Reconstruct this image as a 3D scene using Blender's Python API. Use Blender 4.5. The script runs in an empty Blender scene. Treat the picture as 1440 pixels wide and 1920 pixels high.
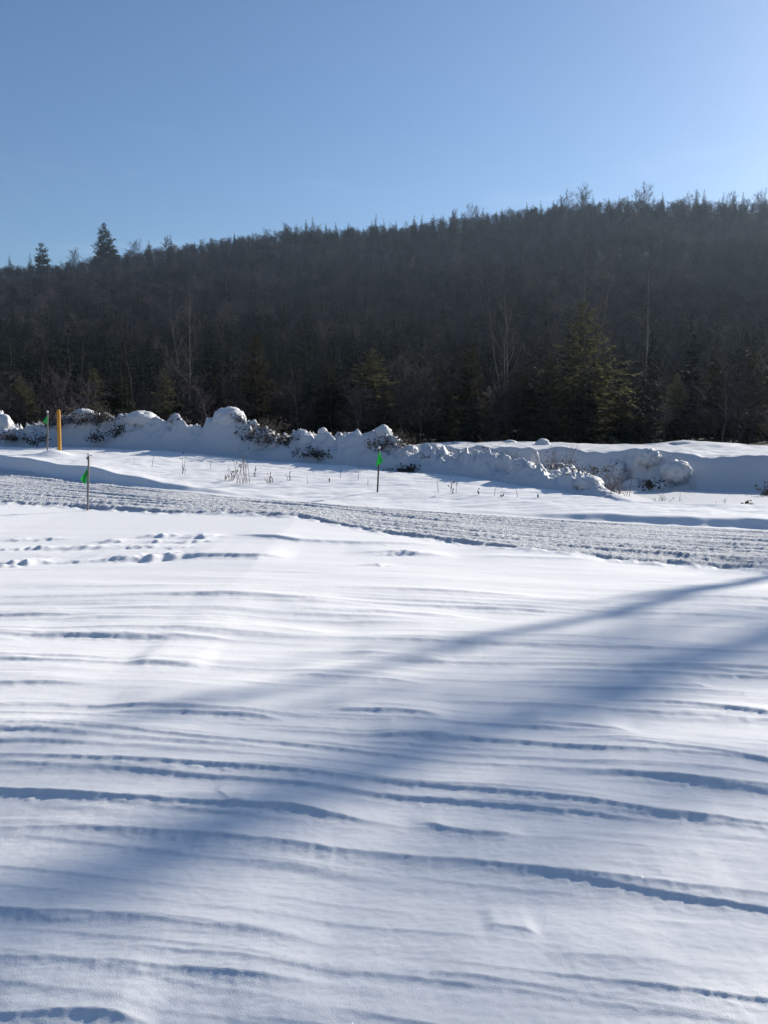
import bpy, math, random
import numpy as np

# ------------------------------------------------------------------ camera, sky, sun, exposure
scene = bpy.context.scene
C = scene.collection
EYE = 1.6
FPX = 1553.0
PITCH = math.atan(185 / FPX)
cam_data = bpy.data.cameras.new("camera")
cam = bpy.data.objects.new("camera", cam_data)
C.objects.link(cam)
cam_data.sensor_fit = 'VERTICAL'
cam_data.sensor_height = 36.0
cam_data.sensor_width = 27.0
cam_data.lens = 36.0 * FPX / 1920.0
cam_data.clip_start = 0.05
cam_data.clip_end = 5000
cam.location = (0, 0, EYE)
cam.rotation_euler = (math.pi / 2 - PITCH, 0, 0)
scene.camera = cam

SUN_AZ = math.radians(47.5)      # to the right of the view direction
SUN_EL = math.radians(24)
world = bpy.data.worlds.new("World")
scene.world = world
world.use_nodes = True
wn = world.node_tree.nodes
wn.clear()
sky = wn.new('ShaderNodeTexSky')
sky.sky_type = 'NISHITA'
sky.sun_disc = False
sky.sun_elevation = SUN_EL
sky.sun_rotation = SUN_AZ
sky.altitude = 300
sky.air_density = 1.1
sky.dust_density = 0.8
sky.ozone_density = 5.5
bg = wn.new('ShaderNodeBackground')
bg.inputs['Strength'].default_value = 0.086
wo = wn.new('ShaderNodeOutputWorld')
# faint wisps of high cloud low over the horizon
wl = world.node_tree.links.new
wtc = wn.new('ShaderNodeTexCoord')
wmp = wn.new('ShaderNodeMapping'); wmp.inputs['Scale'].default_value = (4.0, 4.0, 26.0); wmp.inputs['Rotation'].default_value = (0.05, -0.10, 0)
wno = wn.new('ShaderNodeTexNoise'); wno.inputs['Scale'].default_value = 1.6; wno.inputs['Detail'].default_value = 6; wno.inputs['Roughness'].default_value = 0.6
wl(wtc.outputs['Generated'], wmp.inputs[0]); wl(wmp.outputs[0], wno.inputs['Vector'])
wra = wn.new('ShaderNodeMapRange'); wra.inputs[1].default_value = 0.56; wra.inputs[2].default_value = 0.80; wra.inputs[3].default_value = 0.0; wra.inputs[4].default_value = 0.08
wl(wno.outputs[0], wra.inputs[0])
wse = wn.new('ShaderNodeSeparateXYZ'); wl(wtc.outputs['Generated'], wse.inputs[0])
wr2 = wn.new('ShaderNodeMapRange'); wr2.inputs[1].default_value = 0.31; wr2.inputs[2].default_value = 0.26; wr2.inputs[3].default_value = 0.0; wr2.inputs[4].default_value = 1.0
wl(wse.outputs['Z'], wr2.inputs[0])
wmu = wn.new('ShaderNodeMath'); wmu.operation = 'MULTIPLY'; wl(wra.outputs[0], wmu.inputs[0]); wl(wr2.outputs[0], wmu.inputs[1])
wmx = wn.new('ShaderNodeMix'); wmx.data_type = 'RGBA'
wl(wmu.outputs[0], wmx.inputs[0]); wl(sky.outputs[0], wmx.inputs[6]); wmx.inputs[7].default_value = (9.5, 10.2, 10.8, 1)
wl(wmx.outputs[2], bg.inputs[0])
world.node_tree.links.new(bg.outputs[0], wo.inputs[0])

sd = bpy.data.lights.new("sun", 'SUN')
sd.energy = 5.0
sd.angle = math.radians(0.53)
sd.color = (1.0, 0.93, 0.82)
sun = bpy.data.objects.new("sun", sd)
C.objects.link(sun)
sun.location = (30, 30, 60)
sun.rotation_euler = (math.pi / 2 - SUN_EL, 0, -SUN_AZ + math.pi)   # refined just below
from mathutils import Vector, Matrix
SUN_DIR = Vector((math.sin(SUN_AZ) * math.cos(SUN_EL), math.cos(SUN_AZ) * math.cos(SUN_EL), math.sin(SUN_EL)))
sun.rotation_euler = SUN_DIR.to_track_quat('Z', 'Y').to_euler()

scene.view_settings.view_transform = 'Standard'
scene.view_settings.look = 'None'
scene.view_settings.exposure = 0.45
scene.view_settings.gamma = 1.0
scene.view_settings.use_curve_mapping = False
scene.render.engine = 'CYCLES'
scene.cycles.use_denoising = True
scene.cycles.max_bounces = 6
scene.cycles.diffuse_bounces = 3
scene.cycles.transmission_bounces = 3
scene.cycles.transparent_max_bounces = 8
scene.cycles.volume_bounces = 0
scene.cycles.use_adaptive_sampling = True
scene.cycles.adaptive_threshold = 0.015

# ------------------------------------------------------------------ helpers
def tag(o, label=None, cat=None, group=None, kind=None):
    if label: o['label'] = label
    if cat: o['category'] = cat
    if group: o['group'] = group
    if kind: o['kind'] = kind
    return o

def ray(px, py):
    dx = (px - 720) / FPX; dy = (960 - py) / FPX
    return dx, math.cos(PITCH) + dy * math.sin(PITCH), -math.sin(PITCH) + dy * math.cos(PITCH)

def at(px, py, Y):
    """the point at depth Y that the photograph shows at (px, py)"""
    d = ray(px, py); t = Y / d[1]
    return (t * d[0], Y, EYE + t * d[2])

def smooth(t):
    t = np.clip(t, 0, 1)
    return t * t * (3 - 2 * t)

def _hash(ix, iy, seed):
    h = (ix.astype(np.int64) * 374761393 + iy.astype(np.int64) * 668265263 + seed * 1442695041) & 0xFFFFFFFF
    h = ((h ^ (h >> 13)) * 1274126177) & 0xFFFFFFFF
    h = h ^ (h >> 16)
    return (h & 0xFFFF) / 65535.0

def vnoise(x, y, seed=0):
    """smooth gradient-like value noise in -1..1"""
    ix = np.floor(x); iy = np.floor(y)
    fx = x - ix; fy = y - iy
    ux = fx * fx * fx * (fx * (fx * 6 - 15) + 10); uy = fy * fy * fy * (fy * (fy * 6 - 15) + 10)
    def gr(i, j):
        a = _hash(ix + i, iy + j, seed) * 2 * math.pi
        return np.cos(a) * (fx - i) + np.sin(a) * (fy - j)
    a = gr(0, 0); b = gr(1, 0); c = gr(0, 1); d = gr(1, 1)
    return 1.5 * (a + (b - a) * ux + (c - a) * uy + (a - b - c + d) * ux * uy)

def fbm(x, y, seed=0, octv=4, gain=0.5):
    s = 0; a = 1
    for i in range(octv):
        s = s + a * vnoise(x * 2 ** i + 17.3 * i, y * 2 ** i - 9.1 * i, seed + i)
        a *= gain
    return s

def cells(x, y, seed=0):
    """angular broken blocks: a height per cell and the distance to the cell border"""
    ix = np.floor(x); iy = np.floor(y)
    d1 = np.full(x.shape, 9.0); d2 = np.full(x.shape, 9.0); hv = np.zeros(x.shape)
    for i in (-1, 0, 1):
        for j in (-1, 0, 1):
            cx = ix + i; cy = iy + j
            px = cx + .15 + .7 * _hash(cx, cy, seed); py = cy + .15 + .7 * _hash(cx, cy, seed + 1)
            tx = (_hash(cx, cy, seed + 3) - .5); ty = (_hash(cx, cy, seed + 4) - .5)
            d = np.hypot(x - px, y - py)
            hh = _hash(cx, cy, seed + 2) + 1.2 * (tx * (x - px) + ty * (y - py))
            near = d < d1
            d2 = np.where(near, d1, np.minimum(d2, d)); hv = np.where(near, hh, hv); d1 = np.where(near, d, d1)
    return hv, d2 - d1

class Curve:
    """a line on the ground: world y (and z) as a function of world x"""
    def __init__(self, pts):
        p = sorted(at(*q) for q in pts)
        self.x = np.array([q[0] for q in p]); self.y = np.array([q[1] for q in p]); self.z = np.array([q[2] for q in p])
    def Y(self, x): return np.interp(x, self.x, self.y)
    def Z(self, x): return np.interp(x, self.x, self.z)

def mesh_from(name, verts, faces, mat, parent=None, smooth_shade=False):
    me = bpy.data.meshes.new(name)
    me.from_pydata(verts, [], faces)
    me.update()
    if smooth_shade:
        me.polygons.foreach_set('use_smooth', [True] * len(me.polygons))
    if mat: me.materials.append(mat)
    o = bpy.data.objects.new(name, me)
    C.objects.link(o)
    if parent: o.parent = parent
    return o

def np_mesh(name, V, F, smooth_shade=True):
    """V (n,3), F (m,k) arrays -> mesh"""
    me = bpy.data.meshes.new(name)
    n, (m, k) = len(V), F.shape
    me.vertices.add(n); me.vertices.foreach_set('co', np.ascontiguousarray(V, dtype=np.float32).ravel())
    me.loops.add(m * k); me.loops.foreach_set('vertex_index', np.ascontiguousarray(F, dtype=np.int32).ravel())
    me.polygons.add(m)
    me.polygons.foreach_set('loop_start', np.arange(0, m * k, k, dtype=np.int32))
    me.polygons.foreach_set('loop_total', np.full(m, k, dtype=np.int32))
    if smooth_shade: me.polygons.foreach_set('use_smooth', np.ones(m, dtype=bool))
    me.update(calc_edges=True)
    return me

def empty(name, loc, rz=0.0):
    o = bpy.data.objects.new(name, None)
    C.objects.link(o)
    o.empty_display_size = 0.2
    o.location = loc; o.rotation_euler = (0, 0, rz)
    return o

def link(name, me, parent=None, mat=None):
    o = bpy.data.objects.new(name, me)
    C.objects.link(o)
    if mat and not me.materials: me.materials.append(mat)
    if parent: o.parent = parent
    return o

class MB:
    """collects tubes, quads and lumps into one mesh"""
    def __init__(self): self.v = []; self.f = []
    def tube(self, pts, radii, sides=5, cap=True):
        n = len(pts); base = len(self.v)
        prev = None
        for i in range(n):
            p = Vector(pts[i])
            d = (Vector(pts[min(i + 1, n - 1)]) - Vector(pts[max(i - 1, 0)]))
            d = d.normalized() if d.length > 1e-9 else Vector((0, 0, 1))
            a = d.cross(Vector((0.13, 0.97, 0.21)))
            if a.length < 1e-3: a = d.cross(Vector((1, 0, 0)))
            a.normalize(); b = d.cross(a)
            for k in range(sides):
                t = 2 * math.pi * k / sides
                self.v.append(tuple(p + (a * math.cos(t) + b * math.sin(t)) * radii[i]))
        for i in range(n - 1):
            for k in range(sides):
                k2 = (k + 1) % sides
                self.f.append((base + i * sides + k, base + i * sides + k2, base + (i + 1) * sides + k2, base + (i + 1) * sides + k))
        if cap and sides > 2:
            self.f.append(tuple(base + (n - 1) * sides + k for k in range(sides)))
            self.f.append(tuple(base + k for k in reversed(range(sides))))
    def ribbon(self, a, b, w, up=(0, 0, 1)):
        """a thin two-sided leaf shaped blade from a to b"""
        a = Vector(a); b = Vector(b); d = b - a
        s = d.cross(Vector(up))
        if s.length < 1e-6: s = d.cross(Vector((1, 0, 0)))
        s.normalize(); s *= w * 0.5
        m = a + d * 0.45
        i = len(self.v)
        self.v += [tuple(a), tuple(m + s), tuple(b), tuple(m - s)]
        self.f.append((i, i + 1, i + 2, i + 3))
    def box(self, c, s, rot=None):
        i = len(self.v)
        for z in (-1, 1):
            for x, y in ((-1, -1), (1, -1), (1, 1), (-1, 1)):
                p = Vector((x * s[0] / 2, y * s[1] / 2, z * s[2] / 2))
                if rot: p = rot @ p
                self.v.append(tuple(p + Vector(c)))
        for q in ((3, 2, 1, 0), (4, 5, 6, 7), (0, 1, 5, 4), (1, 2, 6, 5), (2, 3, 7, 6), (3, 0, 4, 7)):
            self.f.append(tuple(i + k for k in q))
    def mesh(self, name, mat=None, smooth_shade=False):
        me = bpy.data.meshes.new(name)
        me.from_pydata(self.v, [], self.f); me.update()
        if smooth_shade: me.polygons.foreach_set('use_smooth', [True] * len(me.polygons))
        if mat: me.materials.append(mat)
        return me
    def build(self, name, mat, parent=None, smooth_shade=False):
        return link(name, self.mesh(name, mat, smooth_shade), parent)

# ------------------------------------------------------------------ materials
def new_mat(name):
    m = bpy.data.materials.new(name); m.use_nodes = True
    nt = m.node_tree
    return m, nt, nt.nodes['Principled BSDF']

def noise_node(nt, scale, detail=3, rough=0.55, vec=None):
    n = nt.nodes.new('ShaderNodeTexNoise')
    n.inputs['Scale'].default_value = scale; n.inputs['Detail'].default_value = detail; n.inputs['Roughness'].default_value = rough
    if vec: nt.links.new(vec, n.inputs['Vector'])
    return n

def ramp(nt, fac, stops):
    r = nt.nodes.new('ShaderNodeValToRGB')
    el = r.color_ramp.elements
    while len(el) < len(stops): el.new(0.5)
    for e, (p, c) in zip(el, stops):
        e.position = p; e.color = (*c, 1)
    nt.links.new(fac, r.inputs[0])
    return r

def snow_mat(name, base=(0.87, 0.865, 0.86), grain=900, bump=0.25, lump=0.0, lump_scale=30, rough=0.55, glint=False, spec=0.2):
    m, nt, b = new_mat(name)
    tc = nt.nodes.new('ShaderNodeTexCoord')
    n1 = noise_node(nt, 6.0, 4, 0.6, tc.outputs['Object'])
    r = ramp(nt, n1.outputs[0], [(0.3, tuple(c * 0.96 for c in base)), (0.7, base)])
    nt.links.new(r.outputs[0], b.inputs['Base Color'])
    b.inputs['Roughness'].default_value = rough
    b.inputs['Specular IOR Level'].default_value = spec
    g = noise_node(nt, grain, 2, 0.6, tc.outputs['Object'])
    bp = nt.nodes.new('ShaderNodeBump'); bp.inputs['Strength'].default_value = bump; bp.inputs['Distance'].default_value = 0.002
    nt.links.new(g.outputs[0], bp.inputs['Height'])
    l = noise_node(nt, lump_scale, 4, 0.6, tc.outputs['Object'])
    bp2 = nt.nodes.new('ShaderNodeBump'); bp2.inputs['Strength'].default_value = min(1, 0.35 + lump); bp2.inputs['Distance'].default_value = 0.004 + 0.03 * lump
    nt.links.new(l.outputs[0], bp2.inputs['Height']); nt.links.new(bp.outputs[0], bp2.inputs['Normal'])
    nt.links.new(bp2.outputs[0], b.inputs['Normal'])
    if glint:
        # scattered ice crystals: tiny mirror-like facets turned every way
        vo = nt.nodes.new('ShaderNodeTexVoronoi'); vo.inputs['Scale'].default_value = 120
        nt.links.new(tc.outputs['Object'], vo.inputs['Vector'])
        lt = nt.nodes.new('ShaderNodeMath'); lt.operation = 'LESS_THAN'; lt.inputs[1].default_value = 0.09
        nt.links.new(vo.outputs['Distance'], lt.inputs[0])
        ge = nt.nodes.new('ShaderNodeNewGeometry')
        sb = nt.nodes.new('ShaderNodeVectorMath'); sb.operation = 'SUBTRACT'; sb.inputs[1].default_value = (.5, .5, .5)
        nt.links.new(vo.outputs['Color'], sb.inputs[0])
        sc_ = nt.nodes.new('ShaderNodeVectorMath'); sc_.operation = 'SCALE'; sc_.inputs['Scale'].default_value = 1.6
        nt.links.new(sb.outputs[0], sc_.inputs[0])
        ad = nt.nodes.new('ShaderNodeVectorMath'); ad.operation = 'ADD'
        nt.links.new(ge.outputs['Normal'], ad.inputs[0]); nt.links.new(sc_.outputs[0], ad.inputs[1])
        nm = nt.nodes.new('ShaderNodeVectorMath'); nm.operation = 'NORMALIZE'; nt.links.new(ad.outputs[0], nm.inputs[0])
        nt.links.new(nm.outputs[0], b.inputs['Coat Normal'])
        b.inputs['Coat Roughness'].default_value = 0.18
        nt.links.new(lt.outputs[0], b.inputs['Coat Weight'])
    return m

M = {}
M['snow'] = snow_mat('wind_packed_snow', lump_scale=26, grain=200, bump=0.6, glint=True)
M['trail'] = snow_mat('groomed_snow', base=(0.72, 0.73, 0.745), lump=0.9, lump_scale=42, rough=0.9, spec=0.02)
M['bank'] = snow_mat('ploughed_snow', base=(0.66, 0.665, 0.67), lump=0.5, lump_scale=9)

def vary_by_tree(nt, col):
    oi = nt.nodes.new('ShaderNodeObjectInfo')
    h = nt.nodes.new('ShaderNodeHueSaturation')
    mr = nt.nodes.new('ShaderNodeMapRange'); mr.inputs[3].default_value = 0.45; mr.inputs[4].default_value = 1.75
    nt.links.new(oi.outputs['Random'], mr.inputs[0]); nt.links.new(mr.outputs[0], h.inputs['Value'])
    m2 = nt.nodes.new('ShaderNodeMath'); m2.operation = 'MULTIPLY'; m2.inputs[1].default_value = 7.31; nt.links.new(oi.outputs['Random'], m2.inputs[0])
    m3 = nt.nodes.new('ShaderNodeMath'); m3.operation = 'FRACT'; nt.links.new(m2.outputs[0], m3.inputs[0])
    m4 = nt.nodes.new('ShaderNodeMapRange'); m4.inputs[3].default_value = 0.5; m4.inputs[4].default_value = 1.9
    nt.links.new(m3.outputs[0], m4.inputs[0]); nt.links.new(m4.outputs[0], h.inputs['Saturation'])
    nt.links.new(col, h.inputs['Color'])
    return h.outputs['Color']

def bark_mat(name, c0, c1, scale=14, stretch=(1, 1, 0.25)):
    m, nt, b = new_mat(name)
    tc = nt.nodes.new('ShaderNodeTexCoord')
    mp = nt.nodes.new('ShaderNodeMapping'); mp.inputs['Scale'].default_value = stretch
    nt.links.new(tc.outputs['Object'], mp.inputs[0])
    n = noise_node(nt, scale, 4, 0.65, mp.outputs[0])
    r = ramp(nt, n.outputs[0], [(0.32, c0), (0.68, c1)])
    col = vary_by_tree(nt, r.outputs[0]) if 'far' in name or 'hardwood' in name else r.outputs[0]
    nt.links.new(col, b.inputs['Base Color'])
    b.inputs['Roughness'].default_value = 0.8
    b.inputs['Specular IOR Level'].default_value = 0.25
    return m

def leaf_mat(name, c0, c1, trans=0.35, scale=3.0):
    m, nt, b = new_mat(name)
    tc = nt.nodes.new('ShaderNodeTexCoord')
    oi = nt.nodes.new('ShaderNodeObjectInfo')
    n = noise_node(nt, scale, 3, 0.6, tc.outputs['Object'])
    r = ramp(nt, n.outputs[0], [(0.3, c0), (0.7, c1)])
    nt.links.new(r.outputs[0], b.inputs['Base Color'])
    b.inputs['Roughness'].default_value = 0.7
    b.inputs['Specular IOR Level'].default_value = 0.05
    t = nt.nodes.new('ShaderNodeBsdfTranslucent')
    nt.links.new(r.outputs[0], t.inputs['Color'])
    mx = nt.nodes.new('ShaderNodeMixShader'); mx.inputs[0].default_value = trans
    nt.links.new(b.outputs[0], mx.inputs[1]); nt.links.new(t.outputs[0], mx.inputs[2])
    nt.links.new(mx.outputs[0], nt.nodes['Material Output'].inputs['Surface'])
    return m

M['birch'] = bark_mat('birch_bark', (0.07, 0.065, 0.06), (0.22, 0.205, 0.19), 10, (1, 1, 1.6))
M['grey_bark'] = bark_mat('grey_bark', (0.06, 0.055, 0.05), (0.14, 0.125, 0.12))
M['twig'] = bark_mat('twig_bark', (0.075, 0.06, 0.055), (0.15, 0.12, 0.11), 6)
M['pale_twig'] = bark_mat('pale_twig_bark', (0.07, 0.062, 0.06), (0.16, 0.145, 0.135), 6)
M['far_twig'] = bark_mat('hardwood_twigs', (0.021, 0.019, 0.0215), (0.042, 0.038, 0.041), 0.6)
M['fir'] = leaf_mat('fir_needles', (0.07, 0.075, 0.042), (0.16, 0.155, 0.085), 0.5)
M['cedar'] = leaf_mat('cedar_needles', (0.028, 0.028, 0.018), (0.07, 0.064, 0.038), 0.4)
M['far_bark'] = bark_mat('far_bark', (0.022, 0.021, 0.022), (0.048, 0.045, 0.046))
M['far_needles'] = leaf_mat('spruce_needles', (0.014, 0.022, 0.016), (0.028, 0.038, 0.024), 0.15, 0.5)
M['pine'] = leaf_mat('pine_needles', (0.015, 0.03, 0.022), (0.03, 0.05, 0.034), 0.2, 0.5)
M['brush'] = leaf_mat('dead_brush', (0.035, 0.032, 0.025), (0.085, 0.07, 0.05), 0.2, 8)
M['weed'] = bark_mat('dry_weed', (0.09, 0.065, 0.05), (0.19, 0.14, 0.10), 20)
M['stake'] = bark_mat('weathered_stake', (0.13, 0.12, 0.115), (0.27, 0.25, 0.23), 25, (1, 1, 0.12))
M['dark_stake'] = bark_mat('dark_stake', (0.055, 0.045, 0.04), (0.12, 0.10, 0.09), 25, (1, 1, 0.12))

def plain(name, col, rough=0.6, trans=0.0):
    m, nt, b = new_mat(name)
    tc = nt.nodes.new('ShaderNodeTexCoord')
    n = noise_node(nt, 18, 4, 0.6, tc.outputs['Object'])
    r = ramp(nt, n.outputs[0], [(0.3, tuple(c * 0.82 for c in col)), (0.7, col)])
    nt.links.new(r.outputs[0], b.inputs['Base Color'])
    b.inputs['Roughness'].default_value = rough
    if trans:
        t = nt.nodes.new('ShaderNodeBsdfTranslucent'); nt.links.new(r.outputs[0], t.inputs['Color'])
        mx = nt.nodes.new('ShaderNodeMixShader'); mx.inputs[0].default_value = trans
        nt.links.new(b.outputs[0], mx.inputs[1]); nt.links.new(t.outputs[0], mx.inputs[2])
        nt.links.new(mx.outputs[0], nt.nodes['Material Output'].inputs['Surface'])
    return m
M['flag'] = plain('green_flag_plastic', (0.07, 0.58, 0.17), 0.5, 0.72)
M['orange'] = bark_mat('orange_post_paint', (0.36, 0.175, 0.03), (0.56, 0.29, 0.05), 22, (1, 1, .18))
M['tape'] = plain('white_tape', (0.75, 0.75, 0.75), 0.6)
M['dark_mark'] = plain('dark_fleck', (0.06, 0.05, 0.04), 0.8)

m, nt, b = new_mat('forest_floor')
tc = nt.nodes.new('ShaderNodeTexCoord')
n = noise_node(nt, 0.22, 6, 0.7, tc.outputs['Object'])
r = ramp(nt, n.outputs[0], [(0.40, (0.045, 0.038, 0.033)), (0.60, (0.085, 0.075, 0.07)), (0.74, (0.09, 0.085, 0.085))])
nt.links.new(r.outputs[0], b.inputs['Base Color']); b.inputs['Roughness'].default_value = 0.9
M['floor'] = m

# ------------------------------------------------------------------ the lie of the land
trail_near = Curve([(-500, 925, 20.5), (0, 944, 18), (160, 955, 17.2), (300, 962, 16.3), (430, 966, 15.7), (560, 970, 15.1), (700, 998, 13.5), (850, 1020, 12.5), (1000, 1037, 11.8), (1200, 1055, 11.1), (1440, 1073, 10.5), (1900, 1100, 9.6)])
trail_far = Curve([(-500, 862, 26), (0, 882, 22.4), (160, 905, 20.5), (300, 921, 19.1), (430, 935, 18.1), (560, 945, 17.3), (720, 957, 16.4), (1000, 977, 15.2), (1200, 988, 14.5), (1440, 1001, 13.9), (1900, 1020, 12.9)])
berm = Curve([(-500, 838, 26.4), (0, 855, 22.9), (160, 877, 21.0), (300, 904, 19.6), (430, 926, 18.6), (560, 938, 17.7), (720, 953, 16.75), (850, 961, 16.1), (1000, 964, 15.6), (1200, 968, 14.9), (1440, 976, 14.3), (1900, 990, 13.3)])
foot = Curve([(-500, 828, 30), (0, 839, 26.0), (150, 840, 25.5), (300, 846, 24.8), (430, 858, 24.0), (600, 871, 22.9), (720, 880, 22.0), (860, 893, 20.8), (1000, 912, 19.0), (1100, 930, 17.4), (1180, 938, 16.6), (1440, 943, 15.9), (1900, 950, 15.0)])
crest = Curve([(-500, 778, 32), (-300, 792, 30), (-100, 770, 28.6), (0, 778, 28.2), (40, 790, 28), (90, 776, 27.8), (130, 772, 27.6), (165, 768, 27.4), (190, 784, 27.2), (235, 778, 27), (258, 769, 26.9), (285, 774, 26.7), (310, 786, 26.5), (345, 781, 26.3), (385, 786, 26), (410, 775, 25.9), (430, 765, 25.8), (446, 770, 25.7), (462, 796, 25.5), (490, 800, 25.2), (545, 800, 24.8), (568, 797, 24.6), (600, 800, 24.4), (640, 810, 24.1), (690, 812, 23.7), (720, 808, 23.5), (755, 824, 23.1), (785, 846, 22.8), (815, 832, 22.5), (845, 848, 22.1), (878, 838, 21.7), (905, 850, 21.3), (940, 868, 20.7), (985, 866, 20.1), (1010, 880, 19.7), (1032, 896, 19.3), (1060, 894, 18.9), (1100, 896, 18.3), (1125, 904, 17.9), (1140, 918, 17.6), (1180, 936, 17.0), (1440, 975, 16.4), (1900, 985, 15.5)])
plate = Curve([(700, 850, 27.5), (800, 842, 27), (860, 838, 26), (960, 838, 24.8), (1040, 842, 23.6), (1140, 846, 22.2), (1240, 845, 21.3), (1330, 853, 20.6), (1440, 856, 20.0), (1900, 870, 18.6)])
plate_back = Curve([(700, 834, 31), (860, 829, 30.4), (1000, 828, 30), (1080, 831, 29.6), (1200, 834, 28.8), (1290, 827, 28.2), (1370, 831, 27.8), (1440, 838, 27.2), (1900, 850, 26)])

def fore_z(x, y):
    yn = trail_near.Y(x); zn = trail_near.Z(x)
    return zn * np.clip(y / yn, 0, 1) ** .75

_gxy = {}
def ground_xy(px, py):
    if (px, py) not in _gxy: _gxy[(px, py)] = _ground_xy(px, py)
    return _gxy[(px, py)]
def _ground_xy(px, py):
    d = ray(px, py); y = 5.0
    for _ in range(60):
        x = y * d[0] / d[1]
        z = float(fore_z(np.array([x]), np.array([y]))[0])
        y = 0.5 * y + 0.5 * (z - EYE) / d[2] * d[1]
    return y * d[0] / d[1], y

# wind-carved ridges of the near snow: crest line (pixels), drop, far-side length, second softer drop
RIDGES = [
    ([(-250, 1372), (0, 1383), (250, 1393), (420, 1412), (640, 1425), (850, 1448), (1110, 1470), (1440, 1507), (1700, 1530)], .024, .40, .010, .018),
    ([(-250, 1424), (0, 1437), (200, 1450), (480, 1470), (760, 1492), (1040, 1522), (1240, 1545), (1440, 1563), (1700, 1590)], .026, .34, .026, .016),
    ([(-250, 1480), (0, 1497), (220, 1515), (430, 1532), (540, 1537), (680, 1556), (760, 1562)], .036, .30, .018, .016),
    ([(760, 1556), (800, 1560), (850, 1574), (900, 1580), (1000, 1588)], .022, .10, .012, .016),
    ([(-250, 1540), (0, 1557), (250, 1568), (440, 1583), (620, 1603), (860, 1623), (1100, 1655), (1300, 1680), (1440, 1690), (1700, 1720)], .017, .42, .044, .02),
    ([(-250, 1710), (0, 1722), (150, 1728), (330, 1745), (450, 1760), (560, 1775), (640, 1780)], .016, .22, .016, .014),
    ([(-250, 1790), (0, 1805), (200, 1818), (380, 1835), (560, 1850), (640, 1856)], .014, .2, .018, .014),
    ([(-100, 1915), (30, 1910), (130, 1904), (220, 1912), (300, 1930)], .03, .2, .02, .014),
    ([(150, 1352), (300, 1353), (480, 1362), (560, 1372)], .026, .4, .012, .02),
    ([(200, 1330), (330, 1333), (460, 1336)], .020, .35, .006, .02),
    ([(-250, 1287), (0, 1290), (110, 1291), (190, 1295)], .030, .35, .006, .02),
    ([(500, 1276), (580, 1271), (740, 1284), (800, 1290)], .030, .4, .012, .03),
    ([(590, 1353), (740, 1357), (860, 1368)], .026, .35, .008, .02),
    ([(230, 1252), (300, 1253), (400, 1260)], .032, .5, .012, .03),
    ([(1080, 1320), (1150, 1322), (1300, 1334), (1440, 1350), (1700, 1370)], .026, .4, .016, .02),
    ([(960, 1374), (1080, 1378), (1220, 1398)], .020, .3, .012, .02),
    ([(1060, 1410), (1160, 1412), (1330, 1432), (1440, 1450), (1700, 1475)], .022, .3, .008, .016),
    ([(1210, 1296), (1280, 1297), (1350, 1301)], .02, .4, .004, .02),
    ([(640, 1236), (760, 1240), (860, 1244)], .022, .5, .01, .03),
    ([(1200, 1262), (1330, 1262), (1440, 1272), (1600, 1280)], .024, .5, .012, .03),
    ([(690, 1402), (760, 1402), (860, 1402)], .014, .3, .004, .02),
    ([(-200, 1205), (0, 1208), (60, 1210)], .025, .5, .01, .03),
    ([(1380, 1660), (1300, 1655), (1200, 1650)], .006, .2, .006, .02),
    ([(900, 1745), (985, 1757), (1020, 1765)], .012, .1, .006, .014),
    ([(1000, 1800), (1150, 1812), (1300, 1822)], .006, .2, .006, .014),
    ([(400, 1500), (430, 1531), (470, 1534)], .010, .08, .004, .014),
]
# tracks and wind lumps on the bright snow before the trail: pixel centre, half-width (m), height (m)
TRACKS = [(27, 1013, .17, .07), (18, 1033, .14, .045), (45, 1056, .20, .075), (73, 1031, .15, .05), (153, 1030, .26, .085),
          (95, 1012, .15, .045), (207, 1017, .16, .055), (263, 1029, .17, .07), (298, 1008, .2, .07),
          (290, 1018, .15, .045), (375, 1010, .26, .12), (355, 1018, .2, .06), (297, 1048, .26, .10), (223, 1050, .16, .06), (143, 1053, .14, .045),
          (332, 1030, .14, .035), (10, 1061, .13, .04), (755, 1042, .16, .075), (705, 1063, .12, .05)]
STREAKS = [([(405, 1006), (443, 1005), (480, 1008), (560, 1016), (700, 1022), (860, 1024)], .06, .6, .02, .05),
           ([(320, 1043), (383, 1045), (480, 1047), (560, 1047)], .06, .6, .02, .05),
           ([(640, 1037), (720, 1038), (790, 1043), (860, 1046)], .055, .5, .02, .05),
           ([(120, 1053), (200, 1053), (280, 1050)], .03, .5, .01, .05),
           ([(860, 1046), (1000, 1050), (1150, 1054)], .03, .6, .02, .05),
           ([(100, 1136), (260, 1133), (450, 1136), (640, 1141), (760, 1148)], .024, .8, .012, .06),
           ([(60, 1160), (250, 1168), (400, 1172), (560, 1176)], .020, .6, .012, .06),
           ([(300, 1185), (480, 1182), (640, 1190)], .02, .6, .01, .06),
           ([(880, 1030), (1040, 1040), (1180, 1052)], .03, .5, .02, .05)]

# many more thin wind ridges, laid out at random in the ridges' common direction
_r = random.Random(5); WIND = []
for _k in range(95):
    _y = 2.0 + 6.5 * _r.random() ** 1.15; _x = _r.uniform(-.62, .62) * _y
    _L = _r.uniform(.5, 1.5) * (.35 + .22 * _y); _s = _r.gauss(-.19 + .13 * min(max((_y - 3) / 2.5, 0), 1), .02); _c = _r.gauss(0, .02)
    _sc = max(.7, _y / 4)
    WIND.append(([(_x + _L * (q / 3 - 1), _y + _s * _L * (q / 3 - 1) + _c * (q - 3) ** 2 / 9) for q in range(7)], _r.uniform(.005, .021) * _sc ** .8, _r.uniform(.15, .4) * _sc, _r.uniform(.002, .010) * _sc ** .5, .016 * _sc))

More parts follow.
